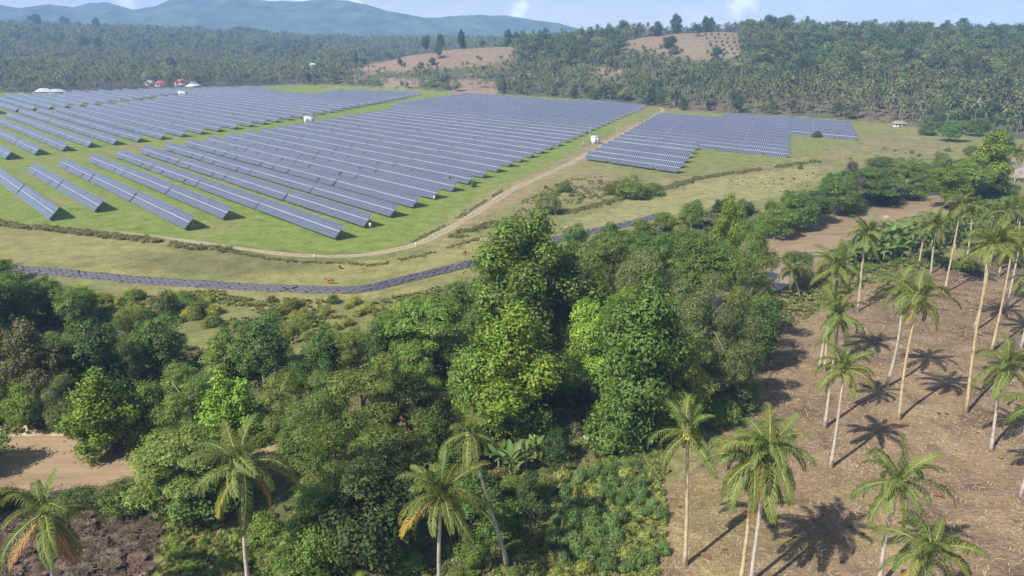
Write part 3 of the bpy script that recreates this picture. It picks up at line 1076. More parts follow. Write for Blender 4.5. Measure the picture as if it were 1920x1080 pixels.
for i, (na_, t, y_) in enumerate(seen):
    blk, row, pos, A, B, h = t
    x, y = table_pos(A, B, h)
    z = H1(x, y) if y < 400 else 0.0
    if i >= 300:
        rest_pts += [(x + (j * HALF_PITCH) * -U_ROW[0], y + (j * HALF_PITCH) * -U_ROW[1], z) for j in range(h)]
        continue
    root = empty('solar_table', (x, y, z), ROW_RZ + random.uniform(-0.003, 0.003))
    tx, gx = BLOCK_TXT[blk]
    if blk in ('track', 'middle', 'corner'):
        lab = tx % ordinal(row)
    else:
        lab = tx % (ordinal(pos), ordinal(row))
    tag(root, lab, 'solar table', gx)
    for j in range(h):
        ox = j * HALF_PITCH
        if i in near_set:
            for r_ in range(2):
                for c_ in range(NCOL):
                    o = link(bpy.data.objects.new('solar_module', MODULE), root)
                    s_ = r_ * (MODL + 0.2)
                    o.location = (ox + c_ * MODW, s_ * CT, s_ * ST + random.uniform(-0.01, 0.01))
        else:
            o = link(bpy.data.objects.new('panel_array', ARRAY), root)
            o.location = (ox, 0, random.uniform(-0.03, 0.03))
        for nm, me in (('rail', RAIL), ('support_frame', SUPPORT)):
            o = link(bpy.data.objects.new(nm, me), root)
            o.location = (ox, 0, 0)
print('solar tables', len(seen), 'single', min(300, len(seen)))
if rest_pts:
    pr = []
    fm = MB()
    for r_ in range(2):
        for c_ in range(NCOL):
            module_shape(fm, c_ * MODW, r_ * (MODL + 0.2))
    V = [slant(x, s, u) for x in (0, HALF - 0.03) for s, u in ((MODL - 0.02, 0.012), (MODL + 0.19, 0.012))]
    fm.add(V, [(0, 1, 3, 2)], m=2)
    for xx in (2, HALF - 2):
        for s in (1.0, 4.2):
            p = slant(xx, s, -0.2)
            fm.box((p[0], p[1], p[2] / 2), (0.12, 0.12, p[2]), m=3)
    pr = [fm.mesh('far_solar_table', [M['frame'], M['cell'], M['rail'], M['steel']])]
    scatter('far_solar_tables', rest_pts, [ROW_RZ] * len(rest_pts), [1.0] * len(rest_pts), pr, [0] * len(rest_pts), 'farthest solar tables merging into a blue band before the palm forest', 'solar tables')

# grey string boxes under the row ends
M['white'] = plain('painted_white', (0.78, 0.79, 0.78), 0.5, 0.4, 0.05, 1.5)
M['dark'] = plain('dark_louvre', (0.06, 0.065, 0.07), 0.6, 0.3, 0.2, 3)
M['concrete'] = plain('concrete', (0.42, 0.40, 0.37), 0.9, 0.2, 0.15, 1.2)
for (qx, qy, rown) in ((691, 425, 'sixth'), (812, 373, 'ninth')):
    p = G(qx, qy, 0.9)
    r0 = empty('string_box', (p.x + 0.4, p.y + 1.0, 0), ROW_RZ)
    MB().box((0, 0, 1.3), (0.3, 0.8, 1.2)).build('cabinet', M['white'], r0)
    MB().box((0, 0, 0.4), (0.14, 0.14, 0.9)).build('post', M['steel'], r0)
    tag(r0, 'small pale cabinet under the road end of the %s solar row' % rown, 'cabinet', 'string cabinets')


def cabin(px_, py_, L_, W_, Hh, rz, label):
    p = G(px_, py_)
    r0 = empty('inverter_cabin', (p.x, p.y, 0), rz)
    MB().box((0, 0, Hh / 2 + 0.55), (L_, W_, Hh)).build('body', M['white'], r0)
    rf = MB()
    rf.box((0, 0, Hh + 0.62), (L_ + 0.3, W_ + 0.3, 0.13))
    rf.build('roof', M['white'], r0)
    pl = MB()
    for a in (-1, 1):
        for b in (-1, 1):
            pl.box((a * (L_ / 2 - 0.3), b * (W_ / 2 - 0.3), 0.27), (0.35, 0.35, 0.56))
    pl.build('footing', M['concrete'], r0)
    for j in range(2):
        MB().box((-L_ / 4 + j * L_ / 2, -W_ / 2 - 0.02, Hh * 0.42 + 0.55), (L_ * 0.3, 0.05, Hh * 0.7)).build('door', M['steel'], r0)
        MB().box((-L_ / 4 + j * L_ / 2 + L_ * 0.1, -W_ / 2 - 0.07, Hh * 0.4 + 0.55), (0.06, 0.06, 0.35)).build('handle', M['dark'], r0.children[-1])
    for j in range(3):
        MB().box((L_ / 2 + 0.02, -W_ / 4 + j * W_ / 4, Hh * 0.7 + 0.55), (0.05, W_ * 0.2, Hh * 0.3)).build('louvre', M['dark'], r0)
    tag(r0, label, 'cabin', 'inverter cabins of the solar field')


cabin(1116, 272, 4.2, 3.4, 4.6, 0.5, 'tall white inverter cabin beside the dirt track')
cabin(580, 232, 7.0, 4.0, 5.0, 0.35, 'white inverter cabin on the grass lane behind the main block')
cabin(344, 182, 9.5, 5.0, 6.0, 0.35, 'white inverter cabin among the far left solar rows')


def pole(px_, py_, h, label, rad=0.09, arm=True):
    p = G(px_, py_)
    r0 = empty('lamp_pole', (p.x, p.y, 0))
    MB().tube([(0, 0, 0), (0, 0, h)], [rad * 1.3, rad * 0.8], 6).build('pole', M['steel'], r0)
    if arm:
        MB().tube([(0, 0, h - 0.2), (0.9, 0, h + 0.1)], 0.05, 5).build('arm', M['steel'], r0)
        MB().box((1.1, 0, h + 0.08), (0.6, 0.25, 0.12)).build('lamp_head', M['white'], r0)
    tag(r0, label, 'pole', 'lamp poles round the solar field')


pole(1105, 274, 11.5, 'slim grey lamp pole in front of the tall white cabin', 0.16)
pole(1155, 266, 8.5, 'slim grey lamp pole beside the track right of the white cabin', 0.12)
pole(568, 230, 12.0, 'slim grey lamp pole left of the cabin on the grass lane', 0.15)
pole(592, 226, 9.0, 'slim grey lamp pole right of the cabin on the grass lane', 0.13)
pole(1262, 208, 9.0, 'slim grey lamp pole at the bend of the far track', 0.18)
pole(614, 222, 4.0, 'short grey post on the grass lane right of the cabin', 0.14, False)
pole(1093, 276, 3.6, 'short white vent post left of the tall white cabin', 0.3, False)

# ------------------------------------------------------------------ wall of dark bags along the river terrace
M['bag'] = plain('geotextile_bag', (0.115, 0.113, 0.135), 0.85, 0.25, 0.5, 0.9, bump=0.4)


def bag_mesh(seed):
    r_ = random.Random(seed)
    V, Q = [], []
    nx, ns = 6, 8
    for i in range(nx):
        t = i / (nx - 1)
        x = (t - 0.5) * 2.0
        w = (0.5 + 0.12 * math.sin(math.pi * t)) * r_.uniform(0.93, 1.07)
        hgt = 0.09 + 0.2 * math.sin(math.pi * t) ** 0.4 * r_.uniform(0.9, 1.1) if 0 < i < nx - 1 else 0.05
        for k in range(ns):
            a = 2 * math.pi * k / ns
            V.append((x, w * math.cos(a), 0.2 + hgt * math.sin(a)))
    for i in range(nx - 1):
        for k in range(ns):
            k2 = (k + 1) % ns
            Q.append((i * ns + k, i * ns + k2, (i + 1) * ns + k2, (i + 1) * ns + k))
    b = MB()
    b.add(V, Q + [tuple(range(3, -1, -1)), (7, 6, 5, 4), (40, 41, 42, 43), (44, 45, 46, 47)])
    return b.mesh('bag', [M['bag']], True)


BAGS = [bag_mesh(s) for s in range(4)]
WALL_A = resample(GA([(-160, 493), (0, 507), (150, 521), (350, 537), (520, 547), (620, 550), (690, 546), (760, 529), (830, 513), (905, 495), (960, 478), (1020, 462), (1080, 446), (1140, 434), (1200, 420), (1250, 406)]), 1.7)
wroot = empty('bag_wall', (WALL_A[0][0], WALL_A[0][1], 0))
tag(wroot, 'long stepped wall of dark grey bags crossing the pasture', 'bag wall')
org = np.array([WALL_A[0][0], WALL_A[0][1]])
bags = []
for tier, (off, zz) in enumerate([(0.0, 0.0), (0.7, 0.22), (1.4, 0.44), (2.1, 0.62), (2.8, 0.36), (3.5, 0.08)]):
    for i in range(len(WALL_A) - 1):
        a, b = np.array(WALL_A[i]), np.array(WALL_A[i + 1])
        d = (b - a) / np.linalg.norm(b - a)
        nr = np.array([-d[1], d[0]])
        p = a + d * (0.85 * (tier % 2) + random.uniform(-0.25, 0.25)) + nr * (off + random.uniform(-0.16, 0.16))
        pxb, pyb = PX(p[0], p[1], 0.5)
        hid = (910 < pxb < 1068) or tier > 3
        bags.append((hid, p[1], p, zz, math.atan2(d[1], d[0]) + random.uniform(-0.22, 0.22), tier))
bags.sort(key=lambda b: (b[0], b[1]))
bv, bq, bo = [], [], 0
base_np = []
for me in BAGS:
    v = np.array([tuple(x.co) for x in me.vertices])
    base_np.append((v, [tuple(p.vertices) for p in me.polygons]))
for i, (hid, yy, p, zz, rz, tier) in enumerate(bags):
    x, y = p[0] - org[0], p[1] - org[1]
    z = H1(p[0], p[1]) + zz - 0.12 + random.uniform(-0.07, 0.07)
    k = random.randrange(4)
    if i < 300:
        o = link(bpy.data.objects.new('bag', BAGS[k]), wroot)
        o.location = (x, y, z)
        o.rotation_euler = (random.uniform(-0.1, 0.1), random.uniform(-0.06, 0.06), rz)
    else:
        v, fs = base_np[k]
        c, s = math.cos(rz), math.sin(rz)
        w = np.stack([v[:, 0] * c - v[:, 1] * s + x, v[:, 0] * s + v[:, 1] * c + y, v[:, 2] + z], -1)
        bv.append(w)
        bq += [tuple(j + bo for j in f) for f in fs]
        bo += len(v)
o = link(bpy.data.objects.new('more_bags', mesh_np('more_bags', np.concatenate(bv), np.array(bq), [M['bag']], smooth=True)), wroot)
o['kind'] = 'stuff'

# ------------------------------------------------------------------ broadleaf crowns
def unit(v):
    return v / (np.linalg.norm(v, axis=-1, keepdims=True) + 1e-9)


def leaf_quads(c, n, ln, wd, rng, droop, shade):
    """Rhombus leaves at c with normals n; returns vertices, faces, colours."""
    k = len(c)
    t = rng.normal(size=(k, 3))
    t[:, 2] -= droop
    t = t - n * np.sum(t * n, 1, keepdims=True)
    t = unit(t)
    b = np.cross(n, t)
    L = (ln * rng.uniform(0.5, 1.45, k))[:, None]
    W = (wd * rng.uniform(0.75, 1.2, k))[:, None]
    v = np.stack([c - t * L * 0.5, c + b * W * 0.5 + n * W * 0.12 + t * L * 0.05, c + t * L * 0.5 - n * L * 0.08, c - b * W * 0.5 + n * W * 0.12 + t * L * 0.05], 1).reshape(-1, 3)
    f = np.arange(4 * k).reshape(-1, 4)
    col = np.repeat(shade, 4, 0)
    return v, f, col


def crown_mesh(name, kind, h, w, n, seed, mat=None, fine=0.66):
    rng = np.random.default_rng(seed)
    lobes = []
    if kind == 'broad':
        lobes.append((0, 0, 0.62 * h, 0.27 * w, 0.27 * w, 0.33 * h))
        for i in range(11):
            a = i * 2.4 + rng.uniform(-0.4, 0.4)
            z = rng.uniform(0.3, 0.86) * h
            q = (1 - ((z / h - 0.52) / 0.5) ** 2) ** 0.5 if abs(z / h - 0.52) < 0.5 else 0.2
            d = 0.33 * w * q * rng.uniform(0.6, 1.05)
            s = rng.uniform(0.14, 0.22)
            lobes.append((d * math.cos(a), d * math.sin(a), z, s * w, s * w, s * 0.85 * min(h, w * 1.2)))
        ls, asp, droop, nup = 1, 0.55, 0.8, 0.5
    elif kind == 'vine':
        for i in range(16):
            z = (0.08 + 0.86 * (i + 0.5) / 16) * h
            a = i * 2.4 + rng.uniform(-0.5, 0.5)
            q = 1.0 - 0.55 * max(0, z / h - 0.55) / 0.45
            d = 0.29 * w * q * rng.uniform(0.35, 1.25)
            s = rng.uniform(0.11, 0.24) * q
            lobes.append((d * math.cos(a), d * math.sin(a), z, s * w, s * w, rng.uniform(0.07, 0.12) * h))
        ls, asp, droop, nup = 1, 0.62, 2.0, 0.2
    elif kind == 'feather':
        for i in range(15):
            a = i * 2.4 + rng.uniform(-0.3, 0.3)
            r_ = math.sqrt((i + 0.5) / 15) * 0.40 * w
            z = h * (0.93 - 0.5 * (r_ / (0.4 * w)) ** 1.8 * rng.uniform(0.5, 1.1)) - rng.uniform(0, 0.08) * h
            s = rng.uniform(0.12, 0.19) * w
            lobes.append((r_ * math.cos(a), r_ * math.sin(a), z, s, s, s * 0.34))
        for i in range(6):
            a = i * 1.05
            r_ = 0.3 * w
            s = rng.uniform(0.1, 0.16) * w
            lobes.append((r_ * math.cos(a), r_ * math.sin(a), h * rng.uniform(0.25, 0.5), s, s, s * 0.4))
        ls, asp, droop, nup = 1.35, 0.36, 0.5, 1.0
    elif kind == 'fine':
        for i in range(15):
            a = i * 2.4 + rng.uniform(-0.5, 0.5)
            z = rng.uniform(0.16, 0.9) * h
            q = max(0.25, 1 - abs(z / h - 0.5) * 1.1)
            d = 0.36 * w * q * rng.uniform(0.4, 1.1)
            s = rng.uniform(0.13, 0.2)
            lobes.append((d * math.cos(a), d * math.sin(a), z, s * w, s * w, s * w * 0.9))
        ls, asp, droop, nup = 0.75, 0.42, 0.6, 0.4
    else:                                              # bush
        for i in range(9):
            a = i * 2.4 + rng.uniform(-0.5, 0.5)
            d = 0.27 * w * math.sqrt((i + 0.3) / 9)
            z = h * rng.uniform(0.3, 0.72) * (1 - 0.4 * d / (0.3 * w))
            s = rng.uniform(0.17, 0.25)
            lobes.append((d * math.cos(a), d * math.sin(a), z, s * w, s * w, min(0.3 * h, s * w)))
        ls, asp, droop, nup = 0.85, 0.5, 0.3, 0.5
    lobes = np.array(lobes)
    wt = lobes[:, 3] * lobes[:, 5] + lobes[:, 3] ** 2
    wt /= wt.sum()
    per = 13
    nc = n // per
    li = rng.choice(len(lobes), nc, p=wt)
    d = unit(rng.normal(size=(nc, 3)) + np.array([0, 0, 0.35]))
    fr = 1 - np.abs(rng.normal(0, 0.13, nc))
    fr = np.where(rng.random(nc) < 0.22, rng.uniform(0.35, 0.8, nc), fr)
    fr = np.where(rng.random(nc) < 0.13, rng.uniform(1.03, 1.42, nc), fr)      # sprays that break the outline
    cc = lobes[li, :3] + d * lobes[li, 3:6] * fr[:, None]
    # drop clumps buried in other lobes
    keep = np.ones(nc, bool)
    for L in lobes:
        q = np.sum(((cc - L[:3]) / L[3:6]) ** 2, 1)
        keep &= ~((q < 0.3) & (rng.random(nc) < 0.85))
    cc, d = cc[keep], d[keep]
    keep = cc[:, 2] > 0.03 * h
    cc, d = cc[keep], d[keep]
    nc = len(cc)
    size = ls * (0.40 + 0.012 * h) * fine
    cr = size * (0.95 if fine > 0.9 else 1.25)
    c = np.repeat(cc, per, 0)
    off = rng.normal(size=(len(c), 3)) * cr * 0.62
    if kind == 'feather':
        off[:, 2] *= 0.45
    if kind == 'vine':
        off[:, 2] *= 1.5
    c = c + off
    dn = np.repeat(d, per, 0)
    nrm = unit(dn * 0.7 + unit(off) * 0.45 + np.array([0, 0, nup]) + rng.normal(size=c.shape) * 0.38)
    tone = np.repeat(rng.uniform(0.66, 1.3, nc), per) * rng.uniform(0.8, 1.2, len(c))
    warm = np.repeat(np.where(rng.random(nc) < 0.07, rng.uniform(1.2, 1.6, nc), rng.uniform(0.86, 1.14, nc)), per)
    shade = np.stack([tone * warm, tone, tone * rng.uniform(0.8, 1.1, len(c))], 1)
    v, f, col = leaf_quads(c, nrm, size, size * asp, rng, droop, shade)
    v[:, 2] = np.maximum(v[:, 2], 0.02)
    return mesh_np(name, v, f, [mat or M['leaf']], None, col)


def trunk_mesh(name, h, w, seed, mat, forks=5):
    r_ = random.Random(seed)
    b = MB()
    r0 = 0.016 * h + 0.06
    top = 0.6 * h
    pts = [(0, 0, -0.4)]
    x = y = 0
    for i in range(1, 6):
        x += r_.uniform(-0.02, 0.02) * h
        y += r_.uniform(-0.02, 0.02) * h
        pts.append((x, y, top * i / 5))
    b.tube(pts, [r0 * 1.35, r0, r0 * 0.85, r0 * 0.7, r0 * 0.55, r0 * 0.35], 7)
    for i in range(forks):
        a = i * 2.4 + r_.uniform(-0.4, 0.4)
        p = Vector(pts[2 + i % 3])
        e = Vector((math.cos(a) * 0.33 * w, math.sin(a) * 0.33 * w, min(0.9 * h, p.z + r_.uniform(0.18, 0.34) * h)))
        m_ = p.lerp(e, 0.5) + Vector((0, 0, -0.03 * h))
        b.tube([p, m_, e], [r0 * 0.45, r0 * 0.3, r0 * 0.1], 5)
    return b.mesh(name, [mat], True)


CROWN = {}
for kind, spec in {
    'broad': [('L', 19, 13, 26000), ('M', 11, 8.5, 15000), ('S', 5, 5, 6000)],
    'vine': [('L', 20, 11, 26000), ('M', 12, 7, 15000)],
    'feather': [('L', 15, 16, 22000), ('M', 9, 10, 13000)],
    'fine': [('L', 18, 11, 26000), ('M', 10, 8, 16000)],
    'bush': [('M', 6, 7, 11000), ('S', 3, 4.2, 4500)],
}.items():
    for (sz, h, w, n) in spec:
        for v_ in range(2):
            s_ = hash((kind, sz, v_)) % 1000 if False else (len(kind) * 131 + ord(kind[1]) * 7 + ord(sz) * 17 + v_ * 311) % 1000
            CROWN.setdefault((kind, sz), []).append((crown_mesh('crown', kind, h, w, n, s_), trunk_mesh('trunk', h, w, s_, M['bark'] if v_ == 0 else M['bark_pale']), h, w))

GREEN = {'bright': (0.205, 0.315, 0.04), 'lime': (0.245, 0.345, 0.04), 'mid': (0.14, 0.23, 0.043), 'dark': (0.085, 0.14, 0.035), 'olive': (0.18, 0.245, 0.055),
         'grey': (0.155, 0.2, 0.075), 'brown': (0.17, 0.175, 0.07), 'blue': (0.135, 0.225, 0.053), 'dead': (0.19, 0.175, 0.155), 'yellow': (0.27, 0.31, 0.06)}


def h_at(Y, top):
    cy = (540 - top) / F_PX
    return CAM_H + Y * (cy * cP - sP) / (cP + cy * sP)


def plant_tree(x, y, h, w, kind, colr, label, group=None, name='broadleaf_tree', cat='tree', rz=None, z=None):
    sizes = [k[1] for k in CROWN if k[0] == kind]
    best = min(sizes, key=lambda s: abs(math.log(CROWN[(kind, s)][0][2] / h)))
    cm, tm, h0, w0 = random.choice(CROWN[(kind, best)])
    z = H1(x, y) if z is None else z
    root = empty(name, (x, y, z - 0.1), random.uniform(0, 6.28) if rz is None else rz)
    root.scale = (w / w0, w / w0 * random.uniform(0.92, 1.08), h / h0)
    t = link(bpy.data.objects.new('trunk', tm), root)
    c = link(bpy.data.objects.new('crown', cm), root)
    g = GREEN[colr]
    f = random.uniform(0.9, 1.12)
    c.color = (g[0] * f, g[1] * f, g[2] * f, 1)
    return tag(root, label, cat, group)


TREES = [
    # base x, base y, top y, width px, kind, colour, label
    (40, 612, 500, 105, 'broad', 'mid', 'tall leafy tree overlapping the left stretch of the bag wall'),
    (108, 600, 525, 72, 'broad', 'mid', 'smaller leafy tree just right of the tree on the bag wall'),
    (0, 640, 515, 100, 'broad', 'dark', 'dark green tree at the left edge below the bag wall'),
    (148, 620, 556, 58, 'broad', 'blue', 'blue-green shrub-like tree at the thicket corner below the bag wall'),
    (22, 760, 612, 105, 'vine', 'brown', 'drooping brownish-leaved tree at the left edge above the river'),
    (78, 775, 600, 100, 'vine', 'brown', 'drooping brownish tree, second from the left edge above the river'),
    (178, 735, 588, 125, 'broad', 'dark', 'broad dark tree in the middle of the left thicket'),
    (238, 735, 622, 80, 'fine', 'dark', 'slim dark tree right of the broad dark tree'),
    (302, 700, 592, 95, 'broad', 'blue', 'blue-green tree at the grassy edge of the left thicket'),
    (318, 592, 540, 56, 'bush', 'dark', 'dark rounded bush alone in the weeds below the bag wall'),
    (372, 590, 556, 50, 'bush', 'olive', 'low olive bush right of the dark bush below the bag wall'),
    (430, 700, 604, 58, 'broad', 'blue', 'narrow blue-green tree left of the round tree on the grass'),
    (497, 722, 597, 98, 'broad', 'blue', 'round dense tree casting its shadow on the open grass'),
    (612, 712, 613, 64, 'vine', 'blue', 'pale green leafy tree at the right end of the open grass'),
    (665, 712, 610, 82, 'fine', 'olive', 'rounded olive tree right of the pale leafy tree'),
    (722, 712, 596, 68, 'broad', 'blue', 'blue-green tree left of the red-brown dead branches'),
    (782, 730, 624, 74, 'broad', 'mid', 'small round tree in front of the layered feathery tree'),
    (803, 700, 540, 165, 'feather', 'mid', 'wide layered feathery tree reaching up to the bag wall'),
    (738, 690, 570, 90, 'feather', 'mid', 'light feathery tree on the left flank of the layered tree'),
    (872, 610, 523, 66, 'broad', 'blue', 'small blue-green tree standing against the bag wall bend'),
    (905, 640, 560, 70, 'broad', 'mid', 'leafy tree between the feathery tree and the big central tree'),
    (212, 838, 672, 128, 'vine', 'lime', 'bright yellow-green large-leaved tree on the left river bank'),
    (122, 805, 688, 80, 'fine', 'grey', 'grey-green bushy tree left of the bright river-bank tree'),
    (55, 800, 705, 75, 'broad', 'mid', 'green tree above the pale sand bank at the left edge'),
    (5, 790, 715, 75, 'broad', 'dark', 'dark tree at the left edge above the pale sand bank'),
    (285, 812, 690, 85, 'broad', 'mid', 'green tree right of the bright river-bank tree'),
    (362, 815, 652, 120, 'fine', 'olive', 'olive tree with mixed foliage behind the left tall palm'),
    (440, 822, 684, 118, 'vine', 'bright', 'bright leafy tree behind the crown of the left tall palm'),
    (545, 815, 668, 92, 'feather', 'olive', 'light feathery tree right of the bright tree behind the palm'),
    (690, 850, 656, 175, 'fine', 'olive', 'large fine-leaved olive tree in the centre of the thicket'),
    (612, 872, 688, 130, 'fine', 'olive', 'fine-leaved olive tree left of the large central one'),
    (765, 820, 690, 115, 'feather', 'olive', 'feathery tree right of the large fine-leaved central tree'),
    (640, 985, 745, 160, 'fine', 'mid', 'tall fine-leaved tree right of the left tall palm'),
    (728, 930, 790, 140, 'feather', 'olive', 'spreading feathery tree above the dark large-leaved tree'),
    (700, 1062, 852, 175, 'broad', 'dark', 'dark large-leaved tree left of the coconut-laden palm'),
    (602, 1062, 905, 120, 'broad', 'mid', 'green leafy tree at the bottom right of the left tall palm'),
    (352, 965, 788, 165, 'feather', 'olive', 'feathery tree bending over the brown river behind the palm'),
    (338, 962, 850, 90, 'feather', 'mid', 'small feathery tree on the river side of the left tall palm'),
    (242, 958, 884, 98, 'bush', 'mid', 'leafy bush at the water edge left of the tall palm'),
    (985, 660, 394, 185, 'vine', 'mid', 'huge vine-draped tree rising over the bag wall in the centre'),
    (1062, 652, 452, 105, 'broad', 'dark', 'dark tree on the shaded right side of the huge vine-draped tree'),
    (925, 640, 450, 90, 'vine', 'mid', 'vine-clad lower shoulder left of the huge central tree'),
    (960, 815, 572, 185, 'vine', 'lime', 'bright yellow-green vine-covered tree in the middle of the picture'),
    (880, 800, 648, 110, 'broad', 'mid', 'green tree left of the bright vine-covered tree'),
    (1192, 838, 522, 190, 'vine', 'mid', 'tall green vine-covered tree above the white cow'),
    (1112, 750, 556, 125, 'broad', 'bright', 'fresh green tree between the two vine-covered trees'),
    (1272, 828, 628, 110, 'vine', 'yellow', 'yellowish-leaved tree at the plantation edge of the thicket'),
    (1150, 840, 690, 95, 'vine', 'mid', 'low leafy curtain of green hanging above the white cow'),
    (1205, 640, 438, 145, 'fine', 'grey', 'grey-green tree with bare twigs on top near the bag wall end'),
    (1128, 590, 428, 90, 'broad', 'olive', 'light olive tree beside the second stretch of bag wall'),
    (1238, 570, 418, 85, 'feather', 'mid', 'green spreading tree near the end of the bag wall'),
    (1305, 590, 413, 115, 'broad', 'mid', 'rounded green tree left of the vine tower'),
    (1108, 640, 488, 100, 'broad', 'mid', 'green tree right of the dark shaded hollow'),
    (1180, 660, 520, 110, 'feather', 'bright', 'bright spreading tree in the upper middle of the thicket'),
    (1358, 540, 348, 72, 'vine', 'bright', 'narrow tower of bright vines above the thicket'),
    (1408, 560, 372, 84, 'fine', 'mid', 'dense tree right of the vine tower beside the river'),
    (1395, 660, 448, 115, 'fine', 'olive', 'tall olive tree at the river bend above the plantation'),
    (1300, 720, 495, 125, 'fine', 'grey', 'grey-green fine-leaved tree in the right of the thicket'),
    (1362, 775, 560, 115, 'fine', 'grey', 'grey-green tree throwing a dark shadow on the plantation'),
    (1412, 700, 560, 80, 'broad', 'dark', 'dark tree at the plantation edge left of the banana clump'),
    (1388, 765, 690, 84, 'bush', 'blue', 'blue-green bush at the plantation edge under the grey tree'),
    (1346, 800, 730, 80, 'bush', 'mid', 'green bush at the foot of the thicket beside the short palm'),
    (1425, 665, 625, 60, 'bush', 'mid', 'low bush where the thicket meets the dry field'),
    (1492, 540, 468, 80, 'fine', 'grey', 'pale grey-leaved shrub tree by the river above the banana clump'),
    (1452, 438, 376, 85, 'broad', 'mid', 'leafy tree on the far bank right of the vine tower'),
    (1488, 425, 352, 80, 'broad', 'mid', 'leafy tree on the far bank, second right of the vine tower'),
    (1522, 412, 342, 85, 'broad', 'dark', 'dark tree on the far bank left of the bare grey tree'),
    (1592, 386, 284, 42, 'fine', 'dead', 'bare greyish half-dead tree standing above the river trees'),
    (1562, 397, 318, 95, 'broad', 'mid', 'rounded tree in front of the half-dead grey tree'),
    (1628, 378, 298, 108, 'feather', 'blue', 'layered dark blue-green tree on the far bank'),
    (1690, 362, 283, 62, 'feather', 'mid', 'narrow layered tree right of the dark blue-green one'),
    (1682, 368, 332, 85, 'broad', 'mid', 'bushy tree at the water edge of the far bank'),
    (1740, 358, 318, 76, 'broad', 'mid', 'green tree above the upper end of the river'),
    (1772, 392, 308, 90, 'broad', 'bright', 'bright green tree left of the tall leafy tower by the river'),
    (1842, 378, 244, 92, 'vine', 'bright', 'tall leafy tower of a tree near the pale river wash'),
    (1802, 388, 300, 95, 'broad', 'mid', 'broad tree at the foot of the tall leafy tower'),
    (1866, 305, 250, 52, 'broad', 'dark', 'dark small tree behind the tall leafy tower'),
    (1862, 382, 326, 66, 'broad', 'mid', 'small tree with a pale trunk right of the tall leafy tower'),
    (1655, 376, 352, 66, 'broad', 'dark', 'dark waterside tree under the layered blue-green tree'),
    (1600, 388, 356, 66, 'bush', 'mid', 'bush overhanging the river bank under the half-dead tree'),
    (1712, 362, 350, 60, 'bush', 'blue', 'waterside bush at the upper bend of the river'),
    (1186, 374, 328, 68, 'bush', 'mid', 'green shrub clump beside the hedge right of the track'),
    (1150, 366, 338, 48, 'bush', 'olive', 'smaller olive shrub left of the shrub clump by the hedge'),
    (1222, 368, 338, 50, 'bush', 'olive', 'shrub right of the green clump by the hedge'),
    (1060, 362, 340, 32, 'bush', 'mid', 'little round shrub in the dry strip beside the track'),
    (1530, 260, 246, 20, 'bush', 'mid', 'lone shrub in front of the far right solar block'),
    (888, 352, 336, 14, 'bush', 'mid', 'tiny shrub beside the road ends of the solar rows'),
    (1030, 402, 352, 60, 'bush', 'grey', 'grey-green shrub left of the hedge near the track bend'),
    (1650, 315, 290, 60, 'bush', 'olive', 'low olive scrub in the far pasture above the river trees'),
    (1720, 330, 300, 70, 'bush', 'mid', 'scrub patch in the far pasture left of the tall leafy tower'),
    (1780, 268, 226, 50, 'broad', 'blue', 'spreading tree at the forest foot right of the small hut'),
    (1735, 256, 218, 30, 'vine', 'blue', 'conifer-like layered tree right of the small hut'),
    (1830, 258, 224, 45, 'broad', 'mid', 'green tree at the forest foot near the right edge'),
    (570, 1080, 1005, 130, 'bush', 'mid', 'leafy bush at the bottom edge right of the left tall palm'),
    (500, 1010, 955, 80, 'bush', 'bright', 'bright low bush under the left tall palm'),
    (815, 880, 770, 90, 'broad', 'mid', 'leafy tree behind the coconut-laden palm'),
    (1040, 870, 800, 70, 'bush', 'dark', 'dark bush in the shade left of the white cow'),
    (1655, 470, 430, 60, 'bush', 'mid', 'round bush on the grassy near bank of the river'),
    (1575, 660, 640, 40, 'bush', 'mid', 'small bush on the dry field under the cluster of palms') if False else (1810, 510, 478, 60, 'bush', 'olive', 'bush at the edge of the dark soil beside the banana grove'),
    (-85, 985, 815, 120, 'broad', 'dark', 'dark tree just left of the frame shading the river'),
    (-70, 880, 770, 130, 'broad', 'mid', 'tree at the left edge whose branch hangs over the river'),
    (20, 950, 905, 50, 'bush', 'dark', 'dark bush at the water edge behind the bottom left palm'),
    (150, 950, 912, 90, 'bush', 'dark', 'low dark bush between the brown river and the tilled soil'),
    (30, 700, 600, 60, 'fine', 'dark', 'dark tree hidden between the brownish trees at the left'),
]
placed = []
MARKS = []
USED = set()


def beside(x, y, adj, noun):
    """A label for a small plant by the named thing it stands next to."""
    near = sorted(MARKS, key=lambda m: math.hypot(m[0] - x, m[1] - y))
    for mx, my, lab in near[:14]:
        dx, dy = x - mx, y - my
        if abs(dx) > abs(dy):
            rel = 'right of' if dx > 0 else 'left of'
        else:
            rel = 'behind' if dy > 0 else 'below'
        t = '%s %s %s the %s' % (adj, noun, rel, lab)
        if t not in USED and len(t.split()) <= 16:
            USED.add(t)
            return t
    return '%s %s %s' % (adj, noun, 'in the crowded grove behind the dry field' if 'banana' in noun else 'in the crowded growth')


for bx, by, ty, wpx, kind, colr, lab in TREES:
    p = G(bx, by)
    d = math.hypot(p.y, CAM_H)
    h = h_at(p.y, ty) * 0.97
    w = wpx * d / F_PX * 1.06
    plant_tree(p.x, p.y, h, w, kind, colr, lab, name='shrub' if kind == 'bush' else 'broadleaf_tree', cat='shrub' if kind == 'bush' else 'tree')
    placed.append((p.x, p.y, w))
    MARKS.append((p.x, p.y, lab))

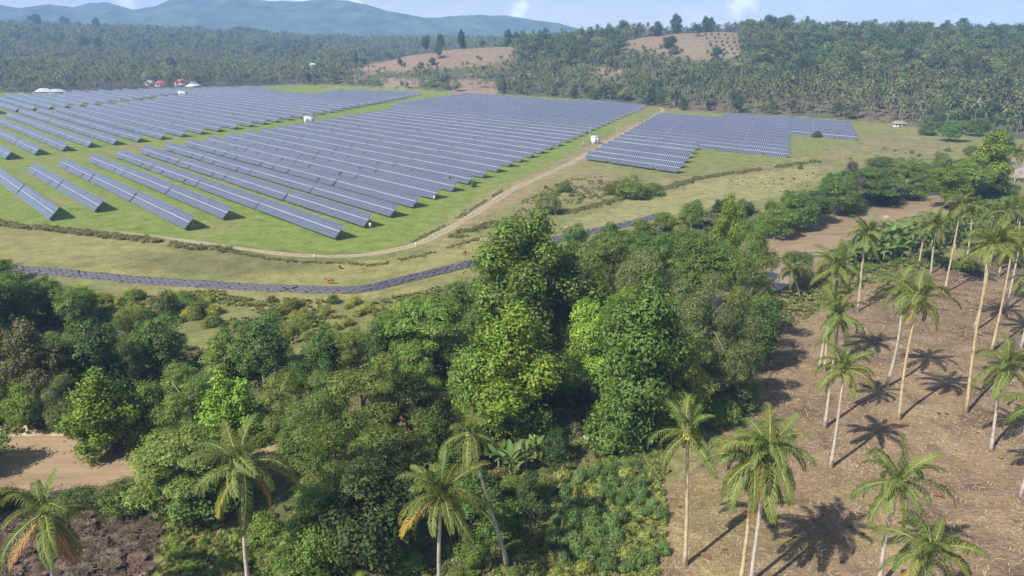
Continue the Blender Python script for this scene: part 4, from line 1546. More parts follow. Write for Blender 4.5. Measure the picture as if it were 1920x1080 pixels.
# understorey that fills the thicket between the trees named above
FILL = [
    (THICKET, 95, (3.5, 8.5), ('mid', 'blue', 'olive', 'dark', 'bright'), 'leafy understorey shrub in the thicket between river and bag wall', 'understorey of the thicket', 5.0),
    (GA([(1430, 440), (1480, 422), (1560, 392), (1640, 368), (1720, 352), (1830, 318), (1860, 300), (1800, 290), (1700, 330), (1560, 345), (1440, 390)]), 26, (3, 7), ('mid', 'olive', 'blue'), 'leafy shrub in the belt of trees along the upper river', 'shrubs along the upper river', 5.0),
    (GA([(1430, 340), (1560, 300), (1700, 270), (1790, 280), (1780, 330), (1640, 340), (1500, 360)]), 14, (1.2, 2.6), ('olive', 'grey', 'yellow'), 'low scrub bush scattered over the far right pasture', 'scrub on the far pasture', 6.0),
    (GA([(470, 570), (640, 560), (730, 590), (640, 640), (540, 640)]), 30, (1.2, 2.8), ('yellow', 'olive'), 'yellow-green weed bush on the grass below the bag wall bend', 'weed bushes below the bag wall', 2.2),
    (GA([(180, 560), (400, 560), (460, 620), (330, 610), (200, 600)]), 30, (1.2, 3.2), ('olive', 'mid', 'yellow'), 'rank bush in the weeds below the left bag wall', 'weed bushes below the left bag wall', 2.4),
    (GA([(960, 400), (1120, 370), (1110, 350), (1020, 350)]), 12, (0.8, 1.8), ('grey', 'olive'), 'low grey-green bush in the strip right of the track', 'bushes in the track strip', 3.0),
    (GA([(1500, 530), (1640, 480), (1780, 470), (1760, 500), (1600, 540)]), 14, (1.5, 3.0), ('mid', 'olive'), 'green bush among the banana plants', 'bushes in the banana grove', 4.0),
    (GA([(320, 990), (480, 1000), (640, 1060), (620, 1100), (330, 1100)]), 14, (0.8, 2.0), ('mid', 'bright', 'olive'), 'low bush in the grass at the bottom left', 'bushes at the bottom left', 2.5),
    (GA([(860, 930), (1040, 880), (1030, 950), (980, 1050), (870, 1050)]), 16, (1.5, 3.2), ('dark', 'mid', 'olive'), '', 'bushes in the shade by the leaning palm', 2.2),
    (GA([(650, 1060), (960, 1050), (1000, 1100), (660, 1110)]), 14, (0.9, 2.2), ('bright', 'mid', 'olive'), 'leafy weed bush along the bottom edge under the palms', 'bushes along the bottom edge', 2.2),
]
rf = random.Random(21)
ADJ = {'mid': 'green', 'blue': 'blue-green', 'olive': 'olive', 'dark': 'dark', 'bright': 'bright', 'grey': 'grey-green', 'yellow': 'yellowish'}
for poly, n, (h0, h1), cols, lab, grp, sep in FILL:
    xs, ys = [p[0] for p in poly], [p[1] for p in poly]
    got, tries = 0, 0
    while got < n and tries < 6000:
        tries += 1
        x, y = rf.uniform(min(xs), max(xs)), rf.uniform(min(ys), max(ys))
        if not inside(poly, np.array([x]), np.array([y]))[0]:
            continue
        if line_dist(RIVER, np.array([x]), np.array([y]))[0][0] < hw_at(x) + 2:
            continue
        if any(math.hypot(x - a, y - b) < max(sep * 0.6, c * 0.18) for a, b, c in placed):
            continue
        h = rf.uniform(h0, h1)
        kind = rf.choice(['broad', 'fine', 'vine', 'broad']) if h > 4.5 else 'bush'
        colr = rf.choice(cols)
        plant_tree(x, y, h, h * rf.uniform(0.85, 1.25) if h > 4.5 else h * rf.uniform(1.3, 1.9), kind, colr, beside(x, y, ADJ[colr] if h < 4.5 else 'tall ' + ADJ[colr], 'shrub'), grp, 'understorey_shrub', 'shrub')
        placed.append((x, y, sep))
        got += 1

# ------------------------------------------------------------------ coconut palms
def frond_mesh(name, elev, length, bend, seed, mat, pairs=54, seg=2, thin=1.0, hang=0.55):
    """A pinnate frond leaving the origin along +x at the given elevation and arching over."""
    r_ = np.random.default_rng(seed)
    N = 14
    pts, dirs = [np.zeros(3)], []
    e = elev
    for i in range(N):
        d = np.array([math.cos(e), 0.06 * math.sin(i * 0.4 + seed), math.sin(e)])
        dirs.append(d)
        pts.append(pts[-1] + d * length / N)
        e -= bend / N * (0.5 + 1.1 * i / N)
    dirs.append(dirs[-1])
    pts, dirs = np.array(pts), np.array(dirs)
    b = MB()
    b.tube([tuple(p) for p in pts[::2]], [0.075 * (1 - 0.85 * i / (len(pts[::2]) - 1)) + 0.012 for i in range(len(pts[::2]))], 4, m=1)
    v0 = np.array(b.v)
    V, F_, C_ = [], [], []
    for j in range(pairs):
        t = 0.12 + 0.88 * (j + 0.5) / pairs
        f = t * N
        i = min(int(f), N - 1)
        p = pts[i] + (pts[i + 1] - pts[i]) * (f - i)
        d = dirs[i]
        up = np.array([-d[2], 0, d[0]])
        L = 1.12 * length / 5 * (math.sin(math.pi * min(1, 0.16 + 0.8 * t)) ** 0.6) * (0.92 + 0.16 * r_.random())
        W = 0.042 * thin * length / 5
        for s in (-1, 1):
            side = np.array([0, s, 0.0])
            g = np.array([0, 0, -1.0])
            a = unit(side * 0.85 + d * (0.55 + 0.5 * t) + up * 0.22 + r_.normal(size=3) * 0.16)
            a2 = unit(a * (1 - hang * 0.6) + g * hang * (0.8 + 0.5 * r_.random()) + d * 0.1)
            wv = unit(np.cross(a, up) + d * 0.6)
            q0, q1 = p, p + a * L * 0.5
            q2 = q1 + a2 * L * 0.55
            base = len(V)
            V += [q0 - wv * W * 0.6, q0 + wv * W * 0.6, q1 + wv * W, q1 - wv * W, q2]
            F_ += [(base, base + 1, base + 2), (base, base + 2, base + 3), (base + 3, base + 2, base + 4)]
            tn = (0.85 + 0.3 * r_.random()) * (1.0 + 0.12 * math.sin(j))
            C_ += [(tn * 1.05, tn, tn * 0.9)] * 5
    n0 = len(v0)
    allV = np.concatenate([v0, np.array(V)])
    Q = np.array(b.q, np.int32).reshape(-1, 4)
    T = np.concatenate([np.array(b.t, np.int32).reshape(-1, 3), np.array(F_, np.int32) + n0])
    mi = [1] * len(b.q) + [1] * len(b.t) + [0] * len(F_)
    col = np.concatenate([np.ones((n0, 3)), np.array(C_)])
    return mesh_np(name, allV, [Q, T], [mat, M['rachis']], mi, col)


FROND = {}
for key, el, bd in (('spear', 84, 30), ('up', 70, 85), ('high', 52, 110), ('mid', 30, 110), ('low', 6, 95), ('hang', -25, 60), ('dead', -62, 25)):
    for v_ in range(2):
        mt = M['frond_dry'] if key == 'dead' else M['frond']
        FROND.setdefault(key, []).append(frond_mesh('frond', R(el), 5.5, R(bd), len(key) * 13 + v_ * 7, mt, hang=0.4 if key == 'spear' else 0.6 if key == 'up' else 1.05))
FROND['yellow'] = [frond_mesh('frond', R(-35), 4.7, R(50), 91, M['frond_yellow'], hang=0.65)]


def palm_trunk(name, h, top, seed, r0=0.2):
    r_ = random.Random(seed)
    b = MB()
    n = 10
    bow = Vector((r_.uniform(-0.5, 0.5), r_.uniform(-0.4, 0.4), 0)) * h / 20
    pts, rad = [], []
    for i in range(n + 1):
        t = i / n
        p = Vector((top[0] * t ** 1.15, top[1] * t ** 1.15, h * t)) + bow * math.sin(math.pi * t)
        if i == 0:
            p.z = -0.5
        pts.append(p)
        rad.append(r0 * (1 + 0.7 * math.exp(-t * 14)) * (1 - 0.35 * t))
    b.tube(pts, rad, 8)
    return b.mesh(name, [M['palm_trunk']], True)


NUTS = []
for s in range(2):
    b = MB()
    r_ = random.Random(s)
    for i in range(9):
        a = i * 2.4
        b.ball((0.38 * math.cos(a), 0.38 * math.sin(a), -0.35 - 0.09 * i % 0.5), (0.16, 0.16, 0.19), n=7, k=5)
    NUTS.append(b.mesh('coconut_bunch', [M['coconut']], True))


def coconut_palm(bx, by, cx, cy, label, tint=(1, 1, 1), size=1.0, dead=0, yellow=0, nuts=True, n=24, h=None, seed=0, r0=0.235, group='coconut palms of the dry plantation'):
    r_ = random.Random(seed * 7 + 3)
    if h is None:
        p = G(bx, by)
        h = h_at(p.y, cy)
    else:
        t = G(cx, cy, h)
        p = Vector((t.x, t.y - 0.1, 0))
        if bx is not None:
            p.x = G(bx, by).x if False else t.x + bx * 0.02
    gz = H1(p.x, p.y)
    # top at the same distance, at the column of the crown
    D = p.y * cP - (h - CAM_H) * sP
    tx = (cx - 960) / F_PX * D - p.x if bx is None or h is not None else 0
    root = empty('coconut_palm', (p.x, p.y, gz))
    tr = link(bpy.data.objects.new('trunk', palm_trunk('trunk', h - gz, (tx, r_.uniform(-0.3, 0.3)), seed, r0)), root)
    tr.color = (*tint, 1)
    top = Vector((tx, 0, h - gz))
    az0 = r_.uniform(0, 6.28)
    ks = ['spear'] * 2 + ['up'] * 5 + ['high'] * 4 + ['mid'] * 4 + ['low'] * 4 + ['hang'] * 4
    while len(ks) > n - r_.randint(0, 3):
        ks.pop(r_.randrange(2, len(ks)))
    ks = ks[:len(ks)] + ['dead'] * dead + ['yellow'] * yellow
    for i, kx in enumerate(ks):
        o = link(bpy.data.objects.new('frond', r_.choice(FROND[kx])), root)
        o.location = top + Vector((0, 0, r_.uniform(-0.15, 0.1)))
        o.rotation_euler = (r_.uniform(-0.4, 0.4), r_.uniform(-0.28, 0.28), az0 + i * 2.39996 + r_.uniform(-0.25, 0.25))
        s = size * r_.uniform(0.82, 1.22) * (0.8 if kx == 'spear' else 1)
        o.scale = (s, s, s)
    if nuts:
        o = link(bpy.data.objects.new('coconut_bunch', r_.choice(NUTS)), root)
        o.location = top
    MARKS.append((p.x, p.y, label))
    return tag(root, label, 'palm tree', group)


YEL, WHT, DRK = (1.12, 1.02, 0.70), (1.08, 1.05, 1.05), (0.5, 0.47, 0.45)
PALMS = [
    # base px (None = below the frame), crown px, label, extras
    (468, 1118, 455, 872, 'tall palm at the lower left in front of the river bend', dict(size=1.06, tint=WHT, yellow=3)),
    (98, 1190, 84, 962, 'palm with dead brown fronds in the bottom left corner', dict(size=0.98, dead=7, yellow=2, n=15)),
    (825, 1128, 828, 930, 'coconut-laden palm at the bottom centre', dict(size=1.03, tint=(0.9, 0.85, 0.8), yellow=2)),
    (953, 1066, 880, 812, 'leaning palm with a dark bent trunk beside the bananas', dict(size=0.78, tint=(0.8, 0.8, 0.82), n=15)),
    (1284, 1062, 1289, 812, 'short-crowned palm at the left edge of the dry field', dict(size=0.85, tint=(1.1, 1.0, 0.75), yellow=2, n=15)),
    (1386, 1110, 1412, 862, 'left palm of the twin pair at the lower right', dict(size=0.95, tint=YEL)),
    (1404, 1120, 1444, 846, 'right palm of the twin pair with a brown dead skirt', dict(size=1.05, tint=WHT, dead=7)),
    (1648, 1102, 1684, 905, 'dark-centred palm near the bottom right', dict(size=0.95, tint=WHT, dead=1)),
    (1720, 1200, 1748, 1035, 'palm crown at the bottom right edge', dict(size=0.92, tint=WHT, yellow=2)),
    (1557, 878, 1582, 692, 'palm with a white slanting trunk in the middle of the field', dict(size=0.8, tint=WHT, yellow=1)),
    (1546, 804, 1574, 592, 'middle crown of the stacked palm cluster', dict(size=0.82, tint=WHT)),
    (1536, 694, 1570, 500, 'highest crown of the stacked palm cluster', dict(size=0.95, tint=WHT, dead=2)),
    (1546, 698, 1560, 560, 'yellow-trunked palm inside the stacked cluster', dict(size=0.7, tint=YEL, n=15)),
    (1685, 790, 1724, 562, 'drooping palm with a bright yellow trunk', dict(size=0.98, tint=YEL, yellow=1)),
    (1662, 726, 1692, 540, 'palm with a white trunk behind the yellow-trunked palm', dict(size=0.9, tint=WHT)),
    (1608, 586, 1624, 440, 'palm standing alone by the grassy river bank', dict(size=0.95, tint=WHT, yellow=1)),
    (1722, 500, 1736, 424, 'yellow-stemmed palm at the left of the banana grove', dict(size=0.9, tint=YEL)),
    (1745, 516, 1757, 424, 'palm with pale fronds over the banana grove', dict(size=1.05, tint=WHT, yellow=2)),
    (1770, 552, 1803, 385, 'tall yellow-stemmed palm over the banana grove', dict(size=0.9, tint=YEL)),
    (1812, 486, 1824, 396, 'white-stemmed palm right of the banana grove', dict(size=0.85, tint=WHT)),
    (1811, 776, 1866, 458, 'tallest yellow-trunked palm near the right edge', dict(size=0.98, tint=YEL)),
    (1826, 622, 1852, 450, 'white-trunked palm behind the tallest yellow-trunked palm', dict(size=0.85, tint=WHT)),
    (1858, 662, 1897, 462, 'yellowish palm third from the right edge', dict(size=0.95, tint=YEL, yellow=1)),
    (1886, 582, 1916, 448, 'white-stemmed palm touching the right edge', dict(size=0.9, tint=WHT)),
    (1858, 846, 1886, 690, 'palm with arching green crown at the right', dict(size=0.9, tint=WHT, dead=1)),
    (1913, 932, 1952, 760, 'palm at the right edge with only its lower trunk showing', dict(size=0.9, tint=WHT)),
    (1914, 655, 1942, 520, 'palm cut by the right edge above the arching palm', dict(size=0.9, tint=WHT)),
    (1846, 500, 1862, 402, 'palm over the right end of the banana grove', dict(size=0.95, tint=WHT)),
    (1872, 520, 1890, 398, 'palm crown touching the taller ones at the upper right', dict(size=0.95, tint=YEL)),
    (1900, 500, 1914, 388, 'palm at the right edge behind the banana grove', dict(size=0.95, tint=WHT)),
    (1790, 470, 1796, 410, 'low palm in the middle of the banana grove', dict(size=0.85, tint=WHT)),
    (1902, 345, 1906, 290, 'palm beside the pale river wash at the right edge', dict(size=1.0, tint=WHT)),
    (1918, 330, 1922, 292, 'palm at the far right edge above the river wash', dict(size=0.9, tint=WHT)),
    (1500, 560, 1484, 505, 'short spiky palm in the banana clump by the river', dict(size=0.85, tint=DRK, nuts=False, n=15)),
]
for k, (bx, by, cx, cy, lab, ex) in enumerate(PALMS):
    coconut_palm(bx, by, cx, cy, lab, seed=k + 1, **ex)

# fallen palm trunk on the dry field
a, b_ = G(1594, 610, 0.2), G(1738, 672, 0.2)
fr = MB()
fr.tube([Vector((0, 0, 0)), (b_ - a) * 0.35 + Vector((0.2, 0.2, 0)), (b_ - a) * 0.7 + Vector((0, 0.3, 0)), b_ - a], [0.2, 0.19, 0.17, 0.14], 8)
o = fr.build('palm_log', M['palm_trunk'], None, True)
o.location = (a.x, a.y, 0.22)
o.color = (0.95, 0.9, 0.8, 1)
tag(o, 'fallen palm trunk lying across the dry field', 'fallen trunk')


# ------------------------------------------------------------------ bananas and cassava
def banana_leaf(seed, elev):
    r_ = np.random.default_rng(seed)
    N = 7
    L, W = 2.3, 0.34
    p, e = np.zeros(3), elev
    V, F_, C_ = [], [], []
    for i in range(N + 1):
        t = i / N
        w = W * math.sin(math.pi * min(0.97, 0.08 + 0.9 * t)) ** 0.6 if t > 0.12 else 0.05
        up = np.array([-math.sin(e), 0, math.cos(e)])
        fold = 0.25 * w
        rag = r_.uniform(0.86, 1.06, 2)
        V += [p + np.array([0, -w * rag[0], 0]) + up * fold, p, p + np.array([0, w * rag[1], 0]) + up * fold]
        tn = r_.uniform(0.9, 1.12)
        C_ += [(tn, tn, tn), (tn * 1.35, tn * 1.3, tn), (tn, tn, tn)]
        p = p + np.array([math.cos(e), 0, math.sin(e)]) * L / N
        e -= R(80) / N * (0.4 + t)
    for i in range(N):
        a_ = i * 3
        F_ += [(a_, a_ + 1, a_ + 4, a_ + 3), (a_ + 1, a_ + 2, a_ + 5, a_ + 4)]
    return mesh_np('leaf', np.array(V), np.array(F_), [M['banana_leaf']], None, np.array(C_), smooth=True)


BLEAF = [banana_leaf(i, R(e)) for i, e in enumerate((78, 62, 50, 38, 25, 55))]
b = MB()
b.tube([(0, 0, -0.2), (0.03, 0, 1.0), (0, 0.03, 2.0)], [0.17, 0.14, 0.09], 7)
BSTEM = b.mesh('stem', [M['stem_green']], True)


def banana(x, y, s, label, group=None, seed=0, lean=0.0):
    r_ = random.Random(seed)
    root = empty('banana_plant', (x, y, H1(x, y)), r_.uniform(0, 6.28))
    root.scale = (s, s, s)
    link(bpy.data.objects.new('stem', BSTEM), root)
    n = r_.randint(7, 9)
    for i in range(n):
        o = link(bpy.data.objects.new('leaf', BLEAF[i % 6]), root)
        o.location = (0, 0, 1.95 + 0.03 * i)
        o.rotation_euler = (r_.uniform(-0.5, 0.5), 0, i * 2.4 + r_.uniform(-0.3, 0.3))
    return tag(root, label, 'banana plant', group)


for k, (qx, qy, s, lab) in enumerate([(958, 905, 1.5, 'large-leaved banana plant beside the leaning palm'), (985, 890, 1.25, 'banana plant right of the large-leaved one beside the leaning palm'), (935, 885, 1.15, 'banana plant half hidden behind the leaning palm crown'), (1005, 870, 1.1, 'banana plant with raised leaves in front of the dark hollow')]):
    p = G(qx, qy)
    banana(p.x, p.y, s, lab, 'bananas by the leaning palm', k)
rb = random.Random(4)
grove = GA([(1480, 560), (1560, 520), (1640, 500), (1760, 470), (1850, 440), (1930, 425), (1930, 400), (1850, 400), (1740, 440), (1640, 460), (1540, 490), (1470, 530)])
xs, ys = [p[0] for p in grove], [p[1] for p in grove]
spots = []
while len(spots) < 125:
    x, y = rb.uniform(min(xs), max(xs)), rb.uniform(min(ys), max(ys))
    if inside(grove, np.array([x]), np.array([y]))[0] and all(math.hypot(x - a[0], y - a[1]) > 2.3 for a in spots) and line_dist(RIVER, np.array([x]), np.array([y]))[0][0] > hw_at(x) + 9:
        spots.append((x, y))
for k, (x, y) in enumerate(spots):
    banana(x, y, rb.uniform(1.15, 1.85), beside(x, y, 'leafy', 'banana plant'), 'bananas in the grove', 50 + k)

CASS = []
for s in range(3):
    CASS.append(crown_mesh('foliage', 'bush', 2.1, 2.3, 1500, 400 + s))
b = MB()
for i in range(5):
    a_ = i * 1.256
    b.tube([(0.05 * math.cos(a_), 0.05 * math.sin(a_), -0.1), (0.3 * math.cos(a_), 0.3 * math.sin(a_), 1.2)], [0.035, 0.02], 5)
CSTEM = b.mesh('stem', [M['bark_pale']])
rc = random.Random(8)
cspots = []
cz = GA([(1000, 1040), (1040, 990), (1050, 900), (1110, 880), (1190, 880), (1215, 930), (1250, 970), (1245, 1060), (1150, 1085), (1060, 1075)])
xs, ys = [p[0] for p in cz], [p[1] for p in cz]
tries = 0
while len(cspots) < 62 and tries < 5000:
    tries += 1
    x, y = rc.uniform(min(xs), max(xs)), rc.uniform(min(ys), max(ys))
    if inside(cz, np.array([x]), np.array([y]))[0] and all(math.hypot(x - a[0], y - a[1]) > 1.35 for a in cspots) and vnoise(np.array([x]), np.array([y]), 4.0, 77)[0] > -0.35:
        cspots.append((x, y))
for x, y in cspots:
    root = empty('cassava_plant', (x, y, H1(x, y)), rc.uniform(0, 6.28))
    s = rc.uniform(0.7, 1.1)
    root.scale = (s, s, s)
    link(bpy.data.objects.new('stem', CSTEM), root)
    c = link(bpy.data.objects.new('foliage', rc.choice(CASS)), root)
    g = GREEN['blue'] if rc.random() < 0.75 else GREEN['yellow']
    c.color = (g[0] * 1.15, g[1] * 1.15, g[2] * 1.5, 1)
    tag(root, 'rounded blue-green cassava plant in the patch beside the dry field', 'cassava plant', 'cassava plants in the patch')


# ------------------------------------------------------------------ weeds, hedges, straw (stuff)
def tuft(name, mat, n, h, w, seed, blade=False):
    rng = np.random.default_rng(seed)
    if blade:
        V, F_, C_ = [], [], []
        for i in range(n):
            a_, r_ = rng.uniform(0, 6.28), rng.uniform(0, w * 0.3)
            o_ = np.array([r_ * math.cos(a_), r_ * math.sin(a_), 0])
            d = np.array([math.cos(a_) * w * rng.uniform(0.2, 0.7), math.sin(a_) * w * rng.uniform(0.2, 0.7), h * rng.uniform(0.6, 1.1)])
            s = np.array([-math.sin(a_), math.cos(a_), 0]) * 0.05
            k = len(V)
            V += [o_ - s, o_ + s, o_ + d * 0.55 + s * 1.2 + np.array([0, 0, 0.1 * h]), o_ + d * 0.55 - s * 1.2 + np.array([0, 0, 0.1 * h]), o_ + d * np.array([1.1, 1.1, 0.85])]
            F_ += [(k, k + 1, k + 2), (k, k + 2, k + 3), (k + 3, k + 2, k + 4)]
            t = rng.uniform(0.75, 1.25)
            C_ += [(t, t, t)] * 5
        return mesh_np(name, np.array(V), np.array(F_), [mat], None, np.array(C_))
    c = unit(rng.normal(size=(n, 3)) + np.array([0, 0, 0.3])) * np.array([w / 2, w / 2, h * 0.55]) * rng.uniform(0.5, 1, (n, 1))
    c[:, 2] = np.abs(c[:, 2]) * 1.3 + 0.08
    nr = unit(c * np.array([1, 1, 0.7]) + rng.normal(size=(n, 3)) * 0.4 + np.array([0, 0, 0.5]))
    t = rng.uniform(0.7, 1.25, n)
    v, f, col = leaf_quads(c, nr, 0.32, 0.16, rng, 0.2, np.stack([t, t, t], 1))
    return mesh_np(name, v, f, [mat], None, col)


TUFTS = [tuft('weed_a', M['weed_green'], 130, 0.9, 1.3, 1), tuft('weed_b', M['weed_dry'], 110, 0.8, 1.2, 2), tuft('weed_c', M['weed_olive'], 130, 1.0, 1.3, 3),
         tuft('grass_a', M['weed_green'], 45, 0.9, 0.9, 4, True), tuft('grass_b', M['weed_dry'], 45, 0.8, 0.9, 5, True),
         tuft('weed_d', M['weed_lime'], 130, 0.8, 1.3, 6)]
rw = np.random.default_rng(12)


def area_pts(poly, n, keep=None):
    xs, ys = [p[0] for p in poly], [p[1] for p in poly]
    x, y = rw.uniform(min(xs), max(xs), n * 6), rw.uniform(min(ys), max(ys), n * 6)
    m = inside(poly, x, y)
    if keep is not None:
        m &= keep(x, y)
    m &= line_dist(RIVER, x, y)[0] > hw_at(x) + 1.8
    return x[m][:n], y[m][:n]


def weeds(name, zones, label):
    P_, I_, S_ = [], [], []
    for poly, n, kinds, (s0, s1), keep in zones:
        x, y = area_pts(poly, n, keep)
        P_.append(np.stack([x, y, height(x, y) - 0.05], 1))
        I_.append(rw.choice(kinds, len(x)))
        S_.append(rw.uniform(s0, s1, len(x)))
    P_ = np.concatenate(P_)
    scatter(name, P_, rw.uniform(0, 6.28, len(P_)), np.concatenate(S_), TUFTS, np.concatenate(I_), label, 'weeds')


def along(line, n, spread, s0, s1, kinds):
    pts = resample(GA(line), 1.0)
    k = rw.integers(0, len(pts) - 1, n)
    p = np.array(pts)[k] + rw.normal(0, spread, (n, 2))
    dens = vnoise(p[:, 0], p[:, 1], 6, 88) > -0.45
    p = p[dens]
    return np.concatenate([p, (height(p[:, 0], p[:, 1]) - 0.05)[:, None]], 1), rw.choice(kinds, len(p)), rw.uniform(s0, s1, len(p))


hA = along([(-60, 415), (0, 420), (110, 432), (200, 443), (270, 450), (340, 462), (430, 470)], 1300, 0.9, 0.9, 1.7, [1, 1, 2, 4])
hB = along([(430, 472), (540, 490), (640, 494), (700, 497), (770, 484), (850, 463), (910, 446)], 420, 0.6, 0.4, 0.9, [1, 2, 4])
hC = along([(1000, 402), (1060, 402), (1110, 390), (1190, 368), (1260, 352), (1310, 338), (1400, 324), (1530, 305)], 900, 0.9, 0.8, 1.7, [0, 2, 2])
hD = along([(775, 455), (830, 425), (880, 398), (945, 356)], 250, 0.5, 0.35, 0.8, [0, 2])
hE = along([(860, 445), (900, 428), (960, 415), (1010, 405)], 260, 1.2, 0.8, 1.6, [0, 2])
Pp, Ii, Ss = [np.concatenate(z) for z in zip(hA, hB, hC, hD, hE)]
scatter('weed_hedge', Pp, rw.uniform(0, 6.28, len(Pp)), Ss, TUFTS, Ii, 'rough weeds and brush along the fence ditches round the solar field', 'weeds')
weeds('weeds', [
    (GA([(150, 555), (420, 545), (560, 590), (720, 600), (640, 650), (420, 640), (200, 610)]), 1300, [0, 1, 3, 3, 4, 5], (0.4, 1.05), lambda x, y: vnoise(x, y, 7, 61) > 0.0),
    (GA([(420, 560), (700, 565), (900, 520), (900, 560), (720, 620), (560, 620)]), 700, [1, 3, 4], (0.4, 0.9), lambda x, y: vnoise(x, y, 6, 62) > 0.1),
    (THICKET, 3800, [0, 2, 3], (0.7, 1.8), None),
    (GA([(840, 900), (1060, 870), (1040, 960), (980, 1070), (840, 1060)]), 900, [0, 2, 3], (0.6, 1.5), None),
    (CASSAVA, 1500, [0, 3, 5, 5], (0.4, 1.0), None),
    (GA([(1080, 900), (1140, 860), (1240, 850), (1250, 890), (1180, 905)]), 600, [0, 5, 3], (0.5, 1.0), None),
    (GA([(300, 975), (480, 990), (660, 1050), (980, 1050), (1010, 1140), (300, 1160)]), 1900, [0, 3, 5, 4], (0.4, 1.0), None),
    (GA([(180, 958), (320, 955), (340, 985), (200, 975)]), 200, [0, 3], (0.4, 0.9), None),
    (GA([(1440, 560), (1600, 500), (1780, 470), (1780, 500), (1600, 545), (1440, 640)]), 700, [0, 2, 3], (0.6, 1.3), None),
    (GA([(1480, 480), (1600, 425), (1720, 392), (1720, 430), (1600, 480)]), 350, [0, 3], (0.35, 0.8), lambda x, y: vnoise(x, y, 6, 63) > 0.1),
    (GA([(1340, 330), (1560, 300), (1760, 265), (1800, 290), (1740, 330), (1560, 350), (1420, 370)]), 260, [1, 3, 4], (0.4, 0.8), lambda x, y: vnoise(x, y, 14, 64) > 0.15),
    (GA([(960, 410), (1130, 375), (1150, 330), (1060, 340), (980, 380)]), 450, [1, 2, 0], (0.4, 1.1), lambda x, y: vnoise(x, y, 8, 65) > 0.0),
    (GA([(0, 780), (120, 790), (200, 830), (100, 830), (0, 815)]), 90, [0, 3], (0.4, 0.9), None),
    (PLANT, 420, [4, 3, 1], (0.25, 0.6), lambda x, y: vnoise(x, y, 8, 67) > 0.25),
], 'rank green and dry weeds covering the rough ground between trees')

M['mulch'] = leaf_mat('leaf_mulch', (0.17, 0.125, 0.095), trans=0.05, rough=0.9, var=0.35, hue=0.02, spec=0.1)
MUL = [tuft('mulch_a', M['mulch'], 60, 0.35, 1.3, 14, True), tuft('mulch_b', M['mulch'], 70, 0.3, 1.2, 15)]
x, y = area_pts(TILLED, 2600, lambda x, y: (y > 40) & (x > -75))
scatter('mulch_litter', np.stack([x, y, height(x, y) - 0.03], 1), rw.uniform(0, 6.28, len(x)), rw.uniform(0.5, 1.3, len(x)), MUL, rw.integers(0, 2, len(x)), 'dark brown mulch and clods on the tilled corner by the river', 'mulch')
rfr = random.Random(9)
k = 0
while k < 26:
    x, y = rfr.uniform(20, 110), rfr.uniform(58, 190)
    if not inside(PLANT, np.array([x]), np.array([y]))[0]:
        continue
    o = link(bpy.data.objects.new('fallen_frond', FROND['dead'][k % 2]))
    o.location = (x, y, H1(x, y) + 0.12)
    o.rotation_euler = (rfr.uniform(-0.2, 0.2), R(-50), rfr.uniform(0, 6.28))
    o.rotation_mode = 'ZYX' if False else 'XYZ'
    sc_ = rfr.uniform(0.45, 0.7)
    o.scale = (sc_, sc_, sc_ * 0.4)
    tag(o, beside(x, y, 'dry', 'fallen frond'), 'palm frond', 'fallen fronds on the dry field')
    k += 1

# straw and stalks left on the dry field
x, y = area_pts(PLANT, 34000, lambda x, y: (y < 330) & (vnoise(x, y, 5, 70) > -0.6))
k = len(x)
z = height(x, y) + 0.05
an = rw.normal(0.5, 0.9, k)
ln_ = rw.uniform(0.35, 1.1, k)
d = np.stack([np.cos(an) * ln_ / 2, np.sin(an) * ln_ / 2, rw.uniform(-0.04, 0.1, k)], 1)
s = np.stack([-np.sin(an), np.cos(an), np.zeros(k)], 1) * rw.uniform(0.02, 0.05, k)[:, None]
c0 = np.stack([x, y, z], 1)
V = np.stack([c0 - d - s, c0 - d + s, c0 + d + s, c0 + d - s], 1).reshape(-1, 3)
tn = rw.uniform(0.5, 1.25, k)
cl = np.repeat(np.stack([tn, tn, tn], 1), 4, 0)
M['straw'] = leaf_mat('leaf_straw', (0.43, 0.33, 0.225), trans=0.1, rough=0.9, var=0.0, hue=0.0, spec=0.1)
tag(link(bpy.data.objects.new('straw_litter', mesh_np('straw_litter', V, np.arange(4 * k).reshape(-1, 4), [M['straw']], None, cl))), 'dry stalks and straw strewn over the palm plantation soil', 'straw', kind='stuff')

